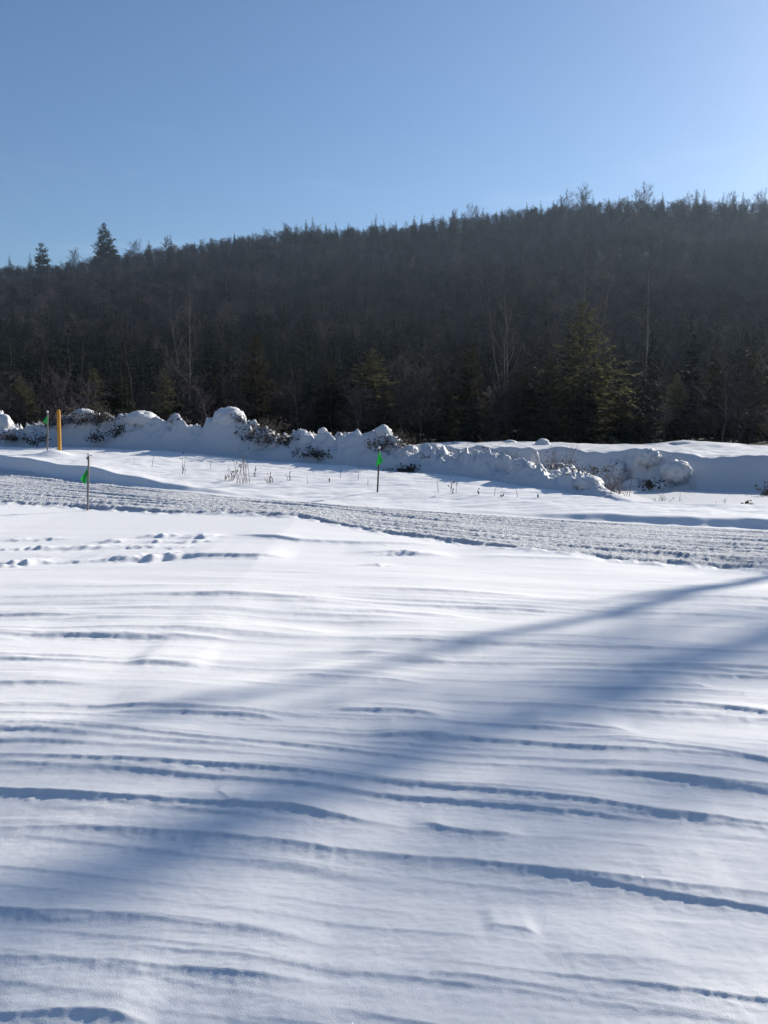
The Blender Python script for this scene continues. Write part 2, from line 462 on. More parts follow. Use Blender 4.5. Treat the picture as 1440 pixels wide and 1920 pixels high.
def ridge_add(z, x, y, pts, h, la, h2, lb, k, in_world=False):
    w = list(pts) if in_world else [ground_xy(*p) for p in pts]
    w.sort()
    wx = np.array([q[0] for q in w]); wy = np.array([q[1] for q in w])
    m = (y < wy.max() + 2.5) & (y > wy.min() - 2.0) & (x > wx[0] - 0.01) & (x < wx[-1] + 0.01)
    if not m.any(): return
    X = x[m]; Y = y[m]
    yc = np.interp(X, wx, wy)
    sc = max(0.6, float(wy.mean()) / 3.5)
    yc = yc + sc * (.008 * vnoise(X * 3.0 / sc, X * 0 + k * 3.7, 50 + k) + .007 * vnoise(X * 14 / sc, X * 0 + k, 90 + k) + .003 * vnoise(X * 40 / sc, X * 0 + k, 91 + k))
    L = wx[-1] - wx[0]
    taper = smooth(np.minimum(X - wx[0], wx[-1] - X) / min(0.28 * L, 0.5 * sc))
    taper = taper * np.clip(0.75 + 0.55 * vnoise(X * .8 / sc, X * 0 + 5.1 * k, 130 + k), .1, 1.3)
    t = yc - Y
    far = np.exp(np.minimum(t, 0) / la)
    near = np.exp(-np.maximum(t, 0) / lb)
    s = np.where(t < 0, far, near)
    s2 = np.where(t < 0, np.exp(np.minimum(t, 0) / (la * 1.6)), np.exp(-(np.maximum(t, 0) / 0.12 / sc) ** 1.3))
    # loose crumbs at the foot of the little cliff
    crumb = np.exp(-((t - lb * 2.6) / (lb * 1.6)) ** 2) * np.maximum(0, fbm(X * 16 / sc, Y * 30 / sc, 200 + k, 3)) * h * 0.45
    z[m] += taper * (.85 * h * s + .80 * h2 * s2 + .4 * crumb)

def land(x, y):
    """height of the ground at world x, y (arrays)"""
    x = np.asarray(x, dtype=np.float64); y = np.asarray(y, dtype=np.float64)
    shp = x.shape; x = x.ravel(); y = y.ravel()
    wob = .10 * vnoise(x * .8, y * 0 + 1.0, 5) + .05 * vnoise(x * 2.9, y * 0 + 2.0, 6) + .07 * vnoise(x * 6, y * 5, 9) + .05 * vnoise(x * 15, y * 12, 10)
    wob2 = .12 * vnoise(x * .7, y * 0 + 7.0, 7) + .05 * vnoise(x * 2.3, y * 0 + 3.0, 8)
    yn = trail_near.Y(x) + wob; zn = trail_near.Z(x)
    yf = trail_far.Y(x) + wob2 * .6; zf = trail_far.Z(x)
    yb = berm.Y(x) + wob2; zb = berm.Z(x)
    yt = foot.Y(x); zt = foot.Z(x)
    # foreground
    fz = fore_z(x, y)
    # wind texture: long streaks a little askew
    sx = x + 0.12 * y; sy = y + 0.12 * x
    near_w = 1 - smooth((y - 6) / 9)
    mid_w = 1 - smooth((y - 9) / 8)
    streak = .0055 * fbm(sx * .40, sy * 3.2, 11, 3) * (0.30 + 0.70 * near_w)
    streak += .026 * fbm(sx * .25, sy * .9, 21, 2) * mid_w
    gr = np.clip(fbm(sx * .8, sy * 5.0, 33, 3), -1, 1.2)
    streak += .010 * np.maximum(gr, 0) ** 2 * near_w
    fine = .0014 * fbm(x * 7, y * 16, 41, 3) * (1 - smooth((y - 3) / 5))
    fine += .0009 * fbm(x * 26, y * 45, 43, 2) * (1 - smooth((y - 2.5) / 2.5))
    fz = fz + streak + fine
    z = fz.copy()
    for k, (pts, h, la, h2, lb) in enumerate(RIDGES):
        ridge_add(z, x, y, pts, h, la, h2, lb, k)
    for k, (pts, h, la, h2, lb) in enumerate(WIND):
        ridge_add(z, x, y, pts, h, la, h2, lb, 500 + k, True)
    for k, (pts, h, la, h2, lb) in enumerate(STREAKS):
        ridge_add(z, x, y, pts, h, la, h2, lb, 60 + k)
    for k, (px, py, wd, h) in enumerate(TRACKS):
        cx, cy = ground_xy(px, py)
        m = (np.abs(x - cx) < wd * 4) & (np.abs(y - cy) < wd * 5)
        X = x[m] - cx; Y = y[m] - cy
        Y = Y - .35 * wd * vnoise(X / wd * 1.4, X * 0 + k, 300 + k) - .25 * X
        across = np.exp(-(np.abs(X) / (wd * (1.0 + .8 * ((k * 37) % 10) / 10))) ** 2.0)
        prof = np.where(Y > 0, np.exp(-(Y / (wd * 1.5)) ** 1.4), np.exp(-(-Y / (wd * .22)) ** 2))
        pit = -0.45 * np.exp(-((Y + wd * .55) / (wd * .5)) ** 2)
        z[m] += (.5 + .6 * ((k * 53) % 10) / 10) * h * across * (prof + .5 * pit) * (.8 + .5 * vnoise(X / wd * 2 + k, Y / wd * 2, 310 + k))
    # trail: packed, churned by tracks; slightly above the snow on the near side
    tz = zn + (zf - zn) * np.clip((y - yn) / np.maximum(yf - yn, .5), 0, 1)
    u = np.clip((y - yn) / np.maximum(yf - yn, .5), 0, 1)
    sarc = x * .86 - y * .5; w = u * 4.2
    churn = .010 * fbm(x * 15, y * 11, 71, 2, .7) + .030 * vnoise(sarc * .25, w * 5.0, 73) + .026 * vnoise(sarc * .35, w * 13, 74)
    churn += .014 * np.abs(vnoise(x * 23, y * 15, 76)) * (.5 + np.abs(vnoise(sarc * .6, w * 3, 77)))
    tz = tz + churn * smooth(u / .06) * smooth((1 - u) / .05) + .05 * smooth(u / .05)
    inside = smooth((y - yn) / .16)
    z = z * (1 - inside) + tz * inside
    # lip thrown up along the near edge
    z = z + .035 * np.exp(-((y - yn) / .18) ** 2) * (0.5 + fbm(x * 2.5, y * 2.5, 81, 3))
    # the cut edge beyond the trail, then the open field
    up = smooth((y - (yb - .32)) / .32)
    fieldz = zb + (zt - zb) * np.clip((y - yb) / np.maximum(yt - yb, .5), 0, 1)
    fieldz = fieldz + .03 * fbm(x * .45, y * .8, 91, 3) * smooth((y - yb) / .8) + .015 * fbm(x * 1.6, y * 3.2, 93, 3) * smooth((y - yb) / .4)
    # little cornice on the cut edge
    fieldz = fieldz + .05 * np.exp(-((y - yb) / .35) ** 2) * (0.6 + vnoise(x * .9, y * 0, 95))
    # broken drift steps between the trail and the field, in the middle of the view
    z = z * (1 - up) + fieldz * up
    # mound at the orange post
    cx, cy, _ = at(100, 851, 23.3)
    z += .16 * np.exp(-(((x - cx) / .42) ** 2 + ((y - cy) / .35) ** 2))
    # front ridge of ploughed snow
    hz = crest.Z(x) - .09 * (1 - smooth((x + 3) / 4)); yc = crest.Y(x)
    yfoot = np.maximum(yt - .25, yc - 1.15)
    rise = np.clip((y - yfoot) / np.maximum(yc - yfoot, .5), 0, 1)
    back = np.clip((y - yc) / 1.6, 0, 1)
    pre = smooth((y - yt) / .4)
    lumps = fbm(x * 1.15, y * 1.15, 101, 4, .55)
    prof = smooth(rise) ** .85
    hgt = hz - zt
    ridge = zt + hgt * prof + (.11 * lumps * smooth(rise * 1.6) + (.05 + .16 * smooth((rise - .55) * 3)) * (.28 - np.abs(fbm(x * 2.4, y * 2.4, 105, 4, .6)))) * smooth(hgt * 2.5)
    wx_ = x + .12 * vnoise(x * 3, y * 3, 121); wy_ = y + .12 * vnoise(x * 3 + 9, y * 3, 122)
    for fq, am, sd_ in ((1.25, .44, 130), (2.9, .22, 140), (5.5, .08, 145)):
        hv, ed = cells(wx_ * fq, wy_ * fq, sd_)
        ridge = ridge + am * (hv - .62) * smooth(ed / .13) * smooth((rise - .25) * 2.2) * smooth(hgt * 2.5) * (.35 + .65 * smooth(.5 + 1.2 * vnoise(x * .35, y * .35, 150)))
    backz = 0.35 + .1 * fbm(x * .5, y * .5, 107, 2)
    ridge = ridge * (1 - smooth(back)) + np.minimum(backz, ridge) * smooth(back)
    onr = smooth((y - yfoot) / .25)
    # second, flat-topped bank behind it on the right
    yp = plate.Y(x) + .22 * vnoise(x * .75, y * 0, 111) + .10 * vnoise(x * 1.9, y * 0, 112); zp = plate.Z(x)
    ypb = plate_back.Y(x); zpb = plate_back.Z(x)
    face = smooth((y - (yp - .85)) / .95)
    top = zp + (zpb - zp) * np.clip((y - yp) / np.maximum(ypb - yp, .5), 0, 1) + .05 * fbm(x * .8, y * .5, 115, 3)
    base2 = np.minimum(zt - .12, .25)
    bank2 = base2 + (top - base2) * face + .10 * fbm(x * .9, y * .9, 117, 3) * face * (1 - smooth((y - yp) / .8))
    xa = at(1130, 880, 20)[0]; xb = at(1330, 880, 20)[0]
    blocky = smooth((x - xa) / .7) * smooth((xb - x) / .7) * smooth((y - (yp - 1.3)) / .35) * (1 - smooth((y - (yp - .42)) / .3))
    for fq, am, sd_ in ((1.6, .62, 160), (3.3, .26, 170)):
        hv, ed = cells((x + .1 * vnoise(x * 3, y * 3, 171)) * fq, y * fq, sd_)
        bank2 = bank2 + am * (hv - .35) * smooth(ed / .13) * blocky
    drop = smooth((y - ypb) / 2.5)
    bank2 = bank2 * (1 - drop) + 0.0 * drop
    left_cut = smooth((x - at(740, 850, 27)[0]) / 1.2)
    bank2 = bank2 * left_cut + (-1.0) * (1 - left_cut)
    beyond = np.maximum(ridge, bank2)
    # where the ridge has died out, the ground dips to the foot of the second bank
    z = z * (1 - onr) + beyond * onr
    return z.reshape(shp)

# tessellation: dense near the camera, wider cells far out
rows = [0.9]
while rows[-1] < 33.0:
    yy = rows[-1]
    step = max(.0060, min(.0042 * (yy / 2) ** 1.35, .035)) if yy >= 1.8 else .03
    rows.append(yy + step)
rows = np.array([-80, -40, -20, -10, -5, -2, -1, 0, .5] + rows)
fine_u = np.linspace(-1, 1, 640)
out_l = -np.geomspace(400, 1.15, 16); out_r = np.geomspace(1.15, 400, 16)
u_all = np.concatenate([out_l, fine_u, out_r])
half = np.maximum(.56 * rows, .56 * 1.8) + .9
Xg = np.where(np.abs(u_all)[None, :] <= 1.0, u_all[None, :] * half[:, None], np.sign(u_all)[None, :] * (half[:, None] + (np.abs(u_all)[None, :] - 1) * 1.0))
Yg = np.repeat(rows[:, None], len(u_all), axis=1)
Zg = land(Xg, Yg)
nr, nc = Xg.shape
V = np.stack([Xg, Yg, Zg], -1).reshape(-1, 3)
idx = np.arange(nr * nc).reshape(nr, nc)
F = np.stack([idx[:-1, :-1], idx[:-1, 1:], idx[1:, 1:], idx[1:, :-1]], -1).reshape(-1, 4)
cx = Xg.ravel()[F].mean(1); cy = Yg.ravel()[F].mean(1)
wob = .10 * vnoise(cx * .8, cy * 0 + 1.0, 5) + .05 * vnoise(cx * 2.9, cy * 0 + 2.0, 6) + .07 * vnoise(cx * 6, cy * 5, 9) + .05 * vnoise(cx * 15, cy * 12, 10)
in_trail = (cy > trail_near.Y(cx) + wob) & (cy < trail_far.Y(cx) + .02)
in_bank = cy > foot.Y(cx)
def part_mesh(name, mask, mat):
    f = F[mask]; used = np.unique(f)
    remap = np.zeros(nr * nc, dtype=np.int64); remap[used] = np.arange(len(used))
    me = np_mesh(name, V[used], remap[f]); me.materials.append(mat)
    o = bpy.data.objects.new(name, me); C.objects.link(o)
    return o
tag(part_mesh('ground', ~in_trail & ~in_bank, M['snow']), 'open field of wind-carved snow', kind='structure')
tag(part_mesh('trail', in_trail, M['trail']), 'groomed snowmobile trail crossing the field', kind='structure')
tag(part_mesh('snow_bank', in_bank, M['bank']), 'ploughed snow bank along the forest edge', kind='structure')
print('ground quads', len(F))

def gz(x, y): return float(land(np.array([x]), np.array([y]))[0])
def stand(px, py, Y):
    x = at(px, py, Y)[0]
    return (x, Y, gz(x, Y))

# ------------------------------------------------------------------ the wooded hill
HY0, HYC = 75.0, 450.0
sky_pts = [(-900, 540), (-400, 512), (0, 496), (100, 494), (250, 470), (400, 448), (540, 428), (700, 423), (830, 410), (950, 394), (1050, 380), (1150, 374), (1300, 372), (1440, 374), (2000, 380), (2600, 400)]
_hc = sorted(at(px, py + 23, HYC) for px, py in sky_pts)
HCX = np.array([q[0] for q in _hc]); HCZ = np.array([q[2] for q in _hc])
def hill(x, y):
    x = np.asarray(x, dtype=np.float64); y = np.asarray(y, dtype=np.float64)
    zc = np.interp(x, HCX, HCZ)
    s = (y - HY0) / (HYC - HY0)
    g = np.where(s < 1, np.clip(s, 0, 1) ** 1.55, 1 - ((s - 1) * 0.9) ** 2)
    g = np.maximum(g, -0.2)
    n = 4.0 * fbm(x / 70, y / 90, 401, 3) * smooth((y - 70) / 80) * (1 - .7 * smooth((y - 330) / 100))
    return 0.2 + zc * g + n
hy = np.concatenate([np.linspace(30.5, 60, 14), np.linspace(66, 470, 90), np.linspace(480, 760, 20)])
hx = np.linspace(-620, 620, 180)
HX, HYg = np.meshgrid(hx, hy)
HZ = hill(HX, HYg)
hV = np.stack([HX, HYg, HZ], -1).reshape(-1, 3)
hi = np.arange(HX.size).reshape(HX.shape)
hF = np.stack([hi[:-1, :-1], hi[:-1, 1:], hi[1:, 1:], hi[1:, :-1]], -1).reshape(-1, 4)
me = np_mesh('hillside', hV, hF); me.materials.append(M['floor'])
ho = bpy.data.objects.new('hillside', me); C.objects.link(ho)
tag(ho, 'wooded hillside behind the snow bank', kind='structure')
def hz1(x, y): return float(hill(np.array([x]), np.array([y]))[0])

# ------------------------------------------------------------------ trees
def bare_tree(seed, H, r0, spread=0.5, first=0.3, n1=14, n2=6, n3=5, lean=0.02, forks=1, sides=(7, 5, 3, 3), up=0.75, droop=0.0, wig=0.03, min_r=0.004, dome=False):
    """trunk mesh builder and branches mesh builder of a leafless hardwood"""
    rnd = random.Random(seed)
    tb, cb = MB(), MB()
    def path(p, d, L, n, w, grav):
        pts = [Vector(p)]; d = Vector(d).normalized()
        for i in range(n):
            d = (d + Vector((rnd.gauss(0, w), rnd.gauss(0, w), rnd.gauss(0, w) + grav))).normalized()
            pts.append(pts[-1] + d * (L / n))
        return pts
    stems = []
    for k in range(forks):
        a = rnd.uniform(0, 6.28) if forks == 1 else 2 * math.pi * k / forks + rnd.uniform(-.4, .4)
        tilt = lean if k == 0 else rnd.uniform(.10, .24)
        hh = H * (1 if k == 0 else rnd.uniform(.75, .95))
        n = 12
        pts = path((0, 0, -0.15) if k == 0 else (0, 0, H * .08), (math.cos(a) * tilt, math.sin(a) * tilt, 1), hh, n, wig, 0.01)
        rr = [max(min_r, r0 * (1 if k == 0 else .7) * (1 - i / n) ** .8 + min_r) for i in range(n + 1)]
        tb.tube(pts, rr, sides[0]); stems.append((pts, rr, hh))
    for pts, rr, hh in stems:
        n = len(pts) - 1
        for i in range(n1):
            t = first + (1 - first) * ((i + rnd.random()) / n1) ** .9
            t = min(t, .985)
            q = t * n; j = int(q); p = pts[j].lerp(pts[j + 1], q - j); r = rr[j] * .55
            a = i * 2.4 + rnd.uniform(-.5, .5)
            e = up + .25 * t + rnd.uniform(-.15, .15)
            L = hh * spread * (1 - t * .62) * rnd.uniform(.65, 1.1) * (.55 + .45 * min(1, (t - first) * 4 + .3))
            if dome:
                L = hh * spread * (1 - .30 * t) * rnd.uniform(.6, 1.1); e = up * .6 + 1.3 * t * t + rnd.uniform(-.15, .15)
            d = Vector((math.cos(a), math.sin(a), e))
            b = path(p, d, L, 6, .13, .03 - droop)
            br = [max(min_r, r * (1 - .85 * k / 6)) for k in range(7)]
            cb.tube(b, br, sides[1], False)
            for s in range(n2):
                tt = .25 + .72 * (s + rnd.random()) / n2
                q2 = tt * 6; j2 = min(int(q2), 5); p2 = b[j2].lerp(b[j2 + 1], q2 - j2)
                dd = (b[j2 + 1] - b[j2]).normalized()
                side = Vector((rnd.gauss(0, 1), rnd.gauss(0, 1), rnd.gauss(.35, .6))).normalized()
                L2 = L * .42 * (1.15 - tt * .6) * rnd.uniform(.6, 1.15)
                c = path(p2, dd * .8 + side * .8, L2, 4, .16, .03 - droop)
                cr = [max(min_r, br[j2] * .6 * (1 - .8 * k / 4)) for k in range(5)]
                cb.tube(c, cr, sides[2], False)
                for u in range(n3):
                    t3 = .2 + .78 * (u + rnd.random()) / n3
                    q3 = t3 * 4; j3 = min(int(q3), 3); p3 = c[j3].lerp(c[j3 + 1], q3 - j3)
                    d3 = (c[j3 + 1] - c[j3]).normalized() * .8 + Vector((rnd.gauss(0, 1), rnd.gauss(0, 1), rnd.gauss(.3, .6))).normalized() * .8
                    L3 = L2 * .45 * rnd.uniform(.5, 1.2)
                    e3 = path(p3, d3, L3, 2, .18, .02 - droop)
                    cb.tube(e3, [max(min_r * .8, cr[j3] * .6), min_r * .8, min_r * .5], sides[3], False)
    return tb, cb

def conifer(seed, H, R, whorls=22, per=7, sprays=10, spray=.16, droop=.25, bare=.05, shape=.85, upturn=.15, gap=0.0, r0=None):
    rnd = random.Random(seed)
    tb, cb = MB(), MB()
    r0 = r0 or H * .014
    n = 8
    tp = [Vector((rnd.gauss(0, .01) * H * (i / n), rnd.gauss(0, .01) * H * (i / n), -0.15 + (H + .15) * i / n)) for i in range(n + 1)]
    tb.tube(tp, [r0 * (1 - .94 * i / n) for i in range(n + 1)], 6)
    for w in range(whorls):
        t = bare + (1 - bare) * ((w + rnd.random() * .7) / whorls)
        if t > .985: t = .985
        if gap and rnd.random() < gap: continue
        Rr = R * (1 - t) ** shape * rnd.uniform(.75, 1.12) * (1 if t > .12 else .8) + .02 * H * (1 - t)
        m = max(3, int(per * (1 - .45 * t) + rnd.random()))
        q = t * n; j = min(int(q), n - 1); p0 = tp[j].lerp(tp[j + 1], q - j)
        a0 = rnd.uniform(0, 6.28)
        for k in range(m):
            a = a0 + 2 * math.pi * k / m + rnd.uniform(-.35, .35)
            L = Rr * rnd.uniform(.62, 1.12)
            rise = upturn + .9 * t * t + rnd.uniform(-.08, .08)
            out = Vector((math.cos(a), math.sin(a), 0))
            sd_ = Vector((-math.sin(a), math.cos(a), 0))
            pts = []
            for s in range(5):
                f = s / 4
                pts.append(p0 + out * (L * f) + Vector((0, 0, L * (rise * f - droop * f * f * 1.3 * (1 - t)))) + sd_ * (rnd.gauss(0, .03) * L))
            cb.tube(pts, [r0 * .20 * (1 - t * .6) * (1 - .8 * s / 4) + .002 for s in range(5)], 3, False)
            ns = max(3, int(sprays * (.35 + .65 * L / max(R, .01))))
            for s in range(ns):
                f = .12 + .88 * (s + rnd.random()) / ns
                qq = f * 4; jj = min(int(qq), 3); p = pts[jj].lerp(pts[jj + 1], qq - jj)
                sgn = -1 if s % 2 else 1
                ln = spray * rnd.uniform(.7, 1.35) * (1.15 - .45 * f) * (L * .62 + R * .10) / (R * .45)
                dv = out * rnd.uniform(.45, 1.0) + sd_ * sgn * rnd.uniform(.35, 1.0) + Vector((0, 0, rnd.uniform(-.45, .35)))
                dv.normalize()
                nrm = Vector((rnd.gauss(0, .5), rnd.gauss(0, .5), 1))
                cb.ribbon(p, p + dv * ln, ln * rnd.uniform(.30, .5), nrm)
                dv2 = (dv + sd_ * rnd.gauss(0, .7) + Vector((0, 0, rnd.gauss(0, .5)))).normalized()
                cb.ribbon(p + dv * ln * .4, p + dv * ln * .4 + dv2 * ln * .7, ln * .28, nrm)
            tip = spray * min(1, .25 + L / R); cb.ribbon(pts[-1] - out * tip * .3, pts[-1] + out * tip * .8, tip * .35)
    cb.ribbon(tp[-1] - Vector((0, 0, spray)), tp[-1] + Vector((0, 0, spray * .5)), spray * .16, (1, 0, 0)); cb.ribbon(tp[-1] - Vector((0, 0, spray)), tp[-1] + Vector((0, 0, spray * .5)), spray * .16, (0, 1, 0))
    return tb, cb

# prototypes for the far wood: never linked to the scene, only instanced by the wood itself
wood = bpy.data.collections.new('wood_kinds')
kinds = []
def proto(tb, cb, name, m_trunk, m_crown):
    me = bpy.data.meshes.new(name)
    off = len(tb.v)
    me.from_pydata(tb.v + cb.v, [], tb.f + [tuple(i + off for i in q) for q in cb.f]); me.update()
    me.materials.append(m_trunk); me.materials.append(m_crown)
    mi = [0] * len(tb.f) + [1] * len(cb.f)
    me.polygons.foreach_set('material_index', mi)
    return me
far_hard = []
for k in range(5):
    tb, cb = bare_tree(500 + k, 7.6 + k * .4, .10, spread=.36 + .04 * (k % 3), first=.26, n1=22, n2=8, n3=8, forks=1 + (k % 3), sides=(4, 3, 3, 3), up=.6, wig=.05, min_r=.012, dome=True)
    far_hard.append((tb, cb))
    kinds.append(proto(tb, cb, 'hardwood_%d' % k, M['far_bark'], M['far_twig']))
far_con = []
for k in range(4):
    tb, cb = conifer(600 + k, 11 + k, 2.3 + .35 * (k % 2), whorls=30, per=8, sprays=8, spray=.8, droop=.3, bare=.06, shape=1.0, upturn=.05)
    far_con.append((tb, cb))
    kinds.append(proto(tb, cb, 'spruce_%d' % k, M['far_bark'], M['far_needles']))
for i, me in enumerate(kinds):
    o = bpy.data.objects.new('kind_%02d' % i, me); wood.objects.link(o)
NH, NC = 5, 4

rng = np.random.default_rng(7)
P = []; KI = []; SC = []; RZ = []
def scatter(y0, y1, spacing, con_prob, smin, smax, wid=.62, extra=8):
    y = y0
    while y < y1:
        sp = spacing
        hw = wid * y + extra
        for x in np.arange(-hw, hw, sp):
            xx = x + rng.uniform(-.5, .5) * sp; yy = y + rng.uniform(-.5, .5) * sp
            c = con_prob(xx, yy)
            if c is None: continue
            isc = rng.random() < c
            P.append((xx, yy)); KI.append(NH + rng.integers(NC) if isc else rng.integers(NH))
            SC.append(rng.uniform(smin, smax) * (.9 if isc else 1.0) * (1 - .28 * float(smooth((yy - 260) / 140)))); RZ.append(rng.uniform(0, 6.283))
        y += sp * .95
def cp(x, y):
    n = float(fbm(np.array([x / 45.0]), np.array([y / 38.0]), 700, 3)[0])
    base = .84 - .74 * min(max((y - 100) / 150, 0), 1)
    return min(max(base + (.45 if y < 300 else .14) * n, .03 if y < 330 else .06), .97)
scatter(72, 135, 2.9, cp, .50, .80)
scatter(135, 474, 4.1, cp, .55, 1.08)
# lower growth that closes the belt just behind the forest edge
scatter(50, 72, 2.6, lambda x, y: .8 if x < .62 * y else None, .38, .62, wid=.58)
scatter(33.5, 50, 1.9, lambda x, y: .35 if x < .56 * y else None, .12, .36, wid=.56)
n_front = len(P)
for _ in range(900):  # unseen trees behind and left of the camera, added to cut low sky fill
    if rng.random() < .6: xx, yy = rng.uniform(-110, 90), rng.uniform(-85, -38)
    else: xx, yy = rng.uniform(-110, -48), rng.uniform(-60, 25)
    isc = rng.random() < .5
    P.append((xx, yy)); KI.append(NH + rng.integers(NC) if isc else rng.integers(NH)); SC.append(rng.uniform(1.1, 1.7)); RZ.append(rng.uniform(0, 6.28))
P = np.array(P); PZ = np.where(np.arange(len(P)) < n_front, hill(P[:, 0], P[:, 1]), 0.0) - .1
me = bpy.data.meshes.new('far_wood')
me.vertices.add(len(P)); me.vertices.foreach_set('co', np.column_stack([P, PZ]).astype(np.float32).ravel())
for nm, typ, arr in (('kind_index', 'INT', np.array(KI, dtype=np.int32)), ('size', 'FLOAT', np.array(SC, dtype=np.float32)), ('turn', 'FLOAT', np.array(RZ, dtype=np.float32)), ('girth', 'FLOAT', np.where(np.array(KI) < NH, rng.uniform(1.25, 1.75, len(KI)), rng.uniform(.85, 1.15, len(KI))).astype(np.float32))):
    a = me.attributes.new(nm, typ, 'POINT'); a.data.foreach_set('value', arr)
fw = bpy.data.objects.new('far_wood', me); C.objects.link(fw)
tag(fw, 'dense dark mixed wood of bare hardwoods and spruces covering the hillside, plus unseen trees added around the camera to block low sky light', 'wood', kind='stuff')
ng = bpy.data.node_groups.new('far_wood_nodes', 'GeometryNodeTree')
ng.interface.new_socket('Geometry', in_out='INPUT', socket_type='NodeSocketGeometry')
ng.interface.new_socket('Geometry', in_out='OUTPUT', socket_type='NodeSocketGeometry')
gi = ng.nodes.new('NodeGroupInput'); go = ng.nodes.new('NodeGroupOutput')
iop = ng.nodes.new('GeometryNodeInstanceOnPoints'); ci = ng.nodes.new('GeometryNodeCollectionInfo')
ci.inputs['Collection'].default_value = wood; ci.inputs['Separate Children'].default_value = True; ci.inputs['Reset Children'].default_value = True
def attr(nm, t):
    a = ng.nodes.new('GeometryNodeInputNamedAttribute'); a.data_type = t; a.inputs['Name'].default_value = nm
    return a.outputs['Attribute']
comb = ng.nodes.new('ShaderNodeCombineXYZ')
L = ng.links.new
L(attr('turn', 'FLOAT'), comb.inputs['Z'])
L(gi.outputs[0], iop.inputs['Points']); L(ci.outputs[0], iop.inputs['Instance'])
iop.inputs['Pick Instance'].default_value = True
L(attr('kind_index', 'INT'), iop.inputs['Instance Index'])
sz = ng.nodes.new('ShaderNodeCombineXYZ'); mw = ng.nodes.new('ShaderNodeMath'); mw.operation = 'MULTIPLY'
L(attr('size', 'FLOAT'), mw.inputs[0]); L(attr('girth', 'FLOAT'), mw.inputs[1])
L(mw.outputs[0], sz.inputs['X']); L(mw.outputs[0], sz.inputs['Y']); L(attr('size', 'FLOAT'), sz.inputs['Z'])
L(comb.outputs[0], iop.inputs['Rotation']); L(sz.outputs[0], iop.inputs['Scale'])
L(iop.outputs[0], go.inputs[0])
md = fw.modifiers.new('instances', 'NODES'); md.node_group = ng
print('far trees', len(P))

# a tree thing: empty > trunk, crown; meshes shared between copies
def tree_kind(tb, cb, m_trunk, m_crown, tn='trunk', cn='crown'):
    return (tb.mesh('tree_trunk', m_trunk, True), cb.mesh('tree_crown', m_crown))
def tree(name, kind, loc, scale, rz, label, group=None, cat='tree', crown='crown', tilt=(0, 0)):
    e = empty(name, loc, rz); e.scale = scale if isinstance(scale, tuple) else (scale,) * 3
    e.rotation_euler = (tilt[0], tilt[1], rz)
    link('trunk', kind[0], e); link(crown, kind[1], e)
    return tag(e, label, cat, group)

rnd = random.Random(11)
# --- trees that stand out on the skyline
def on_hill(px, Y):
    x = at(px, 800, Y)[0]
    return (x, Y, hz1(x, Y) - .1)
def h_for(px, py, Y, z0):
    return at(px, py, Y)[2] - z0
K_pine = tree_kind(*conifer(801, 20, 6.2, whorls=24, per=8, sprays=20, spray=1.6, droop=.08, bare=.12, shape=.7, upturn=.28), M['grey_bark'], M['pine'])
K_pine2 = tree_kind(*conifer(802, 20, 6.0, whorls=20, per=7, sprays=20, spray=1.7, droop=.02, bare=.2, shape=.5, upturn=.3, gap=.1), M['grey_bark'], M['pine'])
def sky_tree(name, kind, H0, px, py, Y, label, group=None, wx=1.0, crown='crown'):
    p = on_hill(px, Y); h = h_for(px, py, Y, p[2]); s = h / H0
    return tree(name, kind, p, (s * wx, s * wx, s), rnd.uniform(0, 6), label, group, crown=crown)
sky_tree('pine_tree', K_pine, 20, 210, 418, 432, 'tall dark pine rising alone above the left skyline', wx=1.0)
sky_tree('pine_tree', K_pine2, 20, 95, 457, 432, 'broad ragged pine on the far left skyline', wx=.95)
K_fc = [tree_kind(tb, cb, M['grey_bark'], M['far_needles']) for tb, cb in far_con]
FCH = [11, 12, 13, 14]
for px, py, lab in [(72, 474, 'slim spruce just left of the ragged pine on the skyline'), (590, 407, 'pointed spruce standing tallest on the middle skyline'),
                    (705, 400, 'narrow dark spruce spire on the skyline right of centre'), (698, 412, 'short spruce touching the narrow spire on the skyline'),
                    (868, 408, 'dark spruce below the skyline under a round bare tree'), (810, 402, 'bushy spruce on the skyline beside the thin cloud'),
                    (1226, 360, 'broad dark spruce on the right skyline beside the domed bare tree'), (0, 488, 'dark conifer cut by the left edge on the skyline')]:
    k = rnd.randrange(4); sky_tree('spruce_tree', K_fc[k], FCH[k], px, py, 430 if px != 868 else 405, lab)
ORD = ['first', 'second', 'third', 'fourth', 'fifth', 'sixth', 'seventh', 'eighth', 'ninth', 'tenth'] + ['%dth' % k if k % 10 not in (1, 2, 3) or k < 20 else '%d%s' % (k, {1: 'st', 2: 'nd', 3: 'rd'}[k % 10]) for k in range(11, 60)]
def nth(k): return ORD[k]
for q, (px, py) in enumerate(sorted([(34, 481), (578, 413), (560, 420), (614, 420), (632, 418), (655, 418), (720, 412), (742, 415), (775, 405), (789, 404), (845, 396), (900, 391), (935, 390), (980, 382), (1005, 378), (1028, 377),
               (1100, 366), (1128, 371), (1147, 368), (1163, 368), (1190, 371), (1210, 368), (1253, 374), (1288, 359), (1301, 357), (1336, 362), (1355, 361), (1372, 362), (1412, 366), (1426, 366), (330, 440), (290, 452), (1080, 372)])):
    k = rnd.randrange(4); sky_tree('spruce_tree', K_fc[k], FCH[k], px, py - 2, 432 + rnd.uniform(-8, 8), nth(q) + ' from the left of the small spruce spires along the skyline', 'small spruce spires along the skyline')
K_sky = [tree_kind(*bare_tree(820 + k, 10.5, .16, spread=sp, first=.18, n1=18, n2=8, n3=6, forks=fk, sides=(5, 3, 3, 3), up=u, min_r=.020, dome=True), M['grey_bark'], M['far_twig']) for k, (sp, fk, u) in enumerate([(.50, 3, .55), (.58, 3, .42), (.42, 2, .7)])]
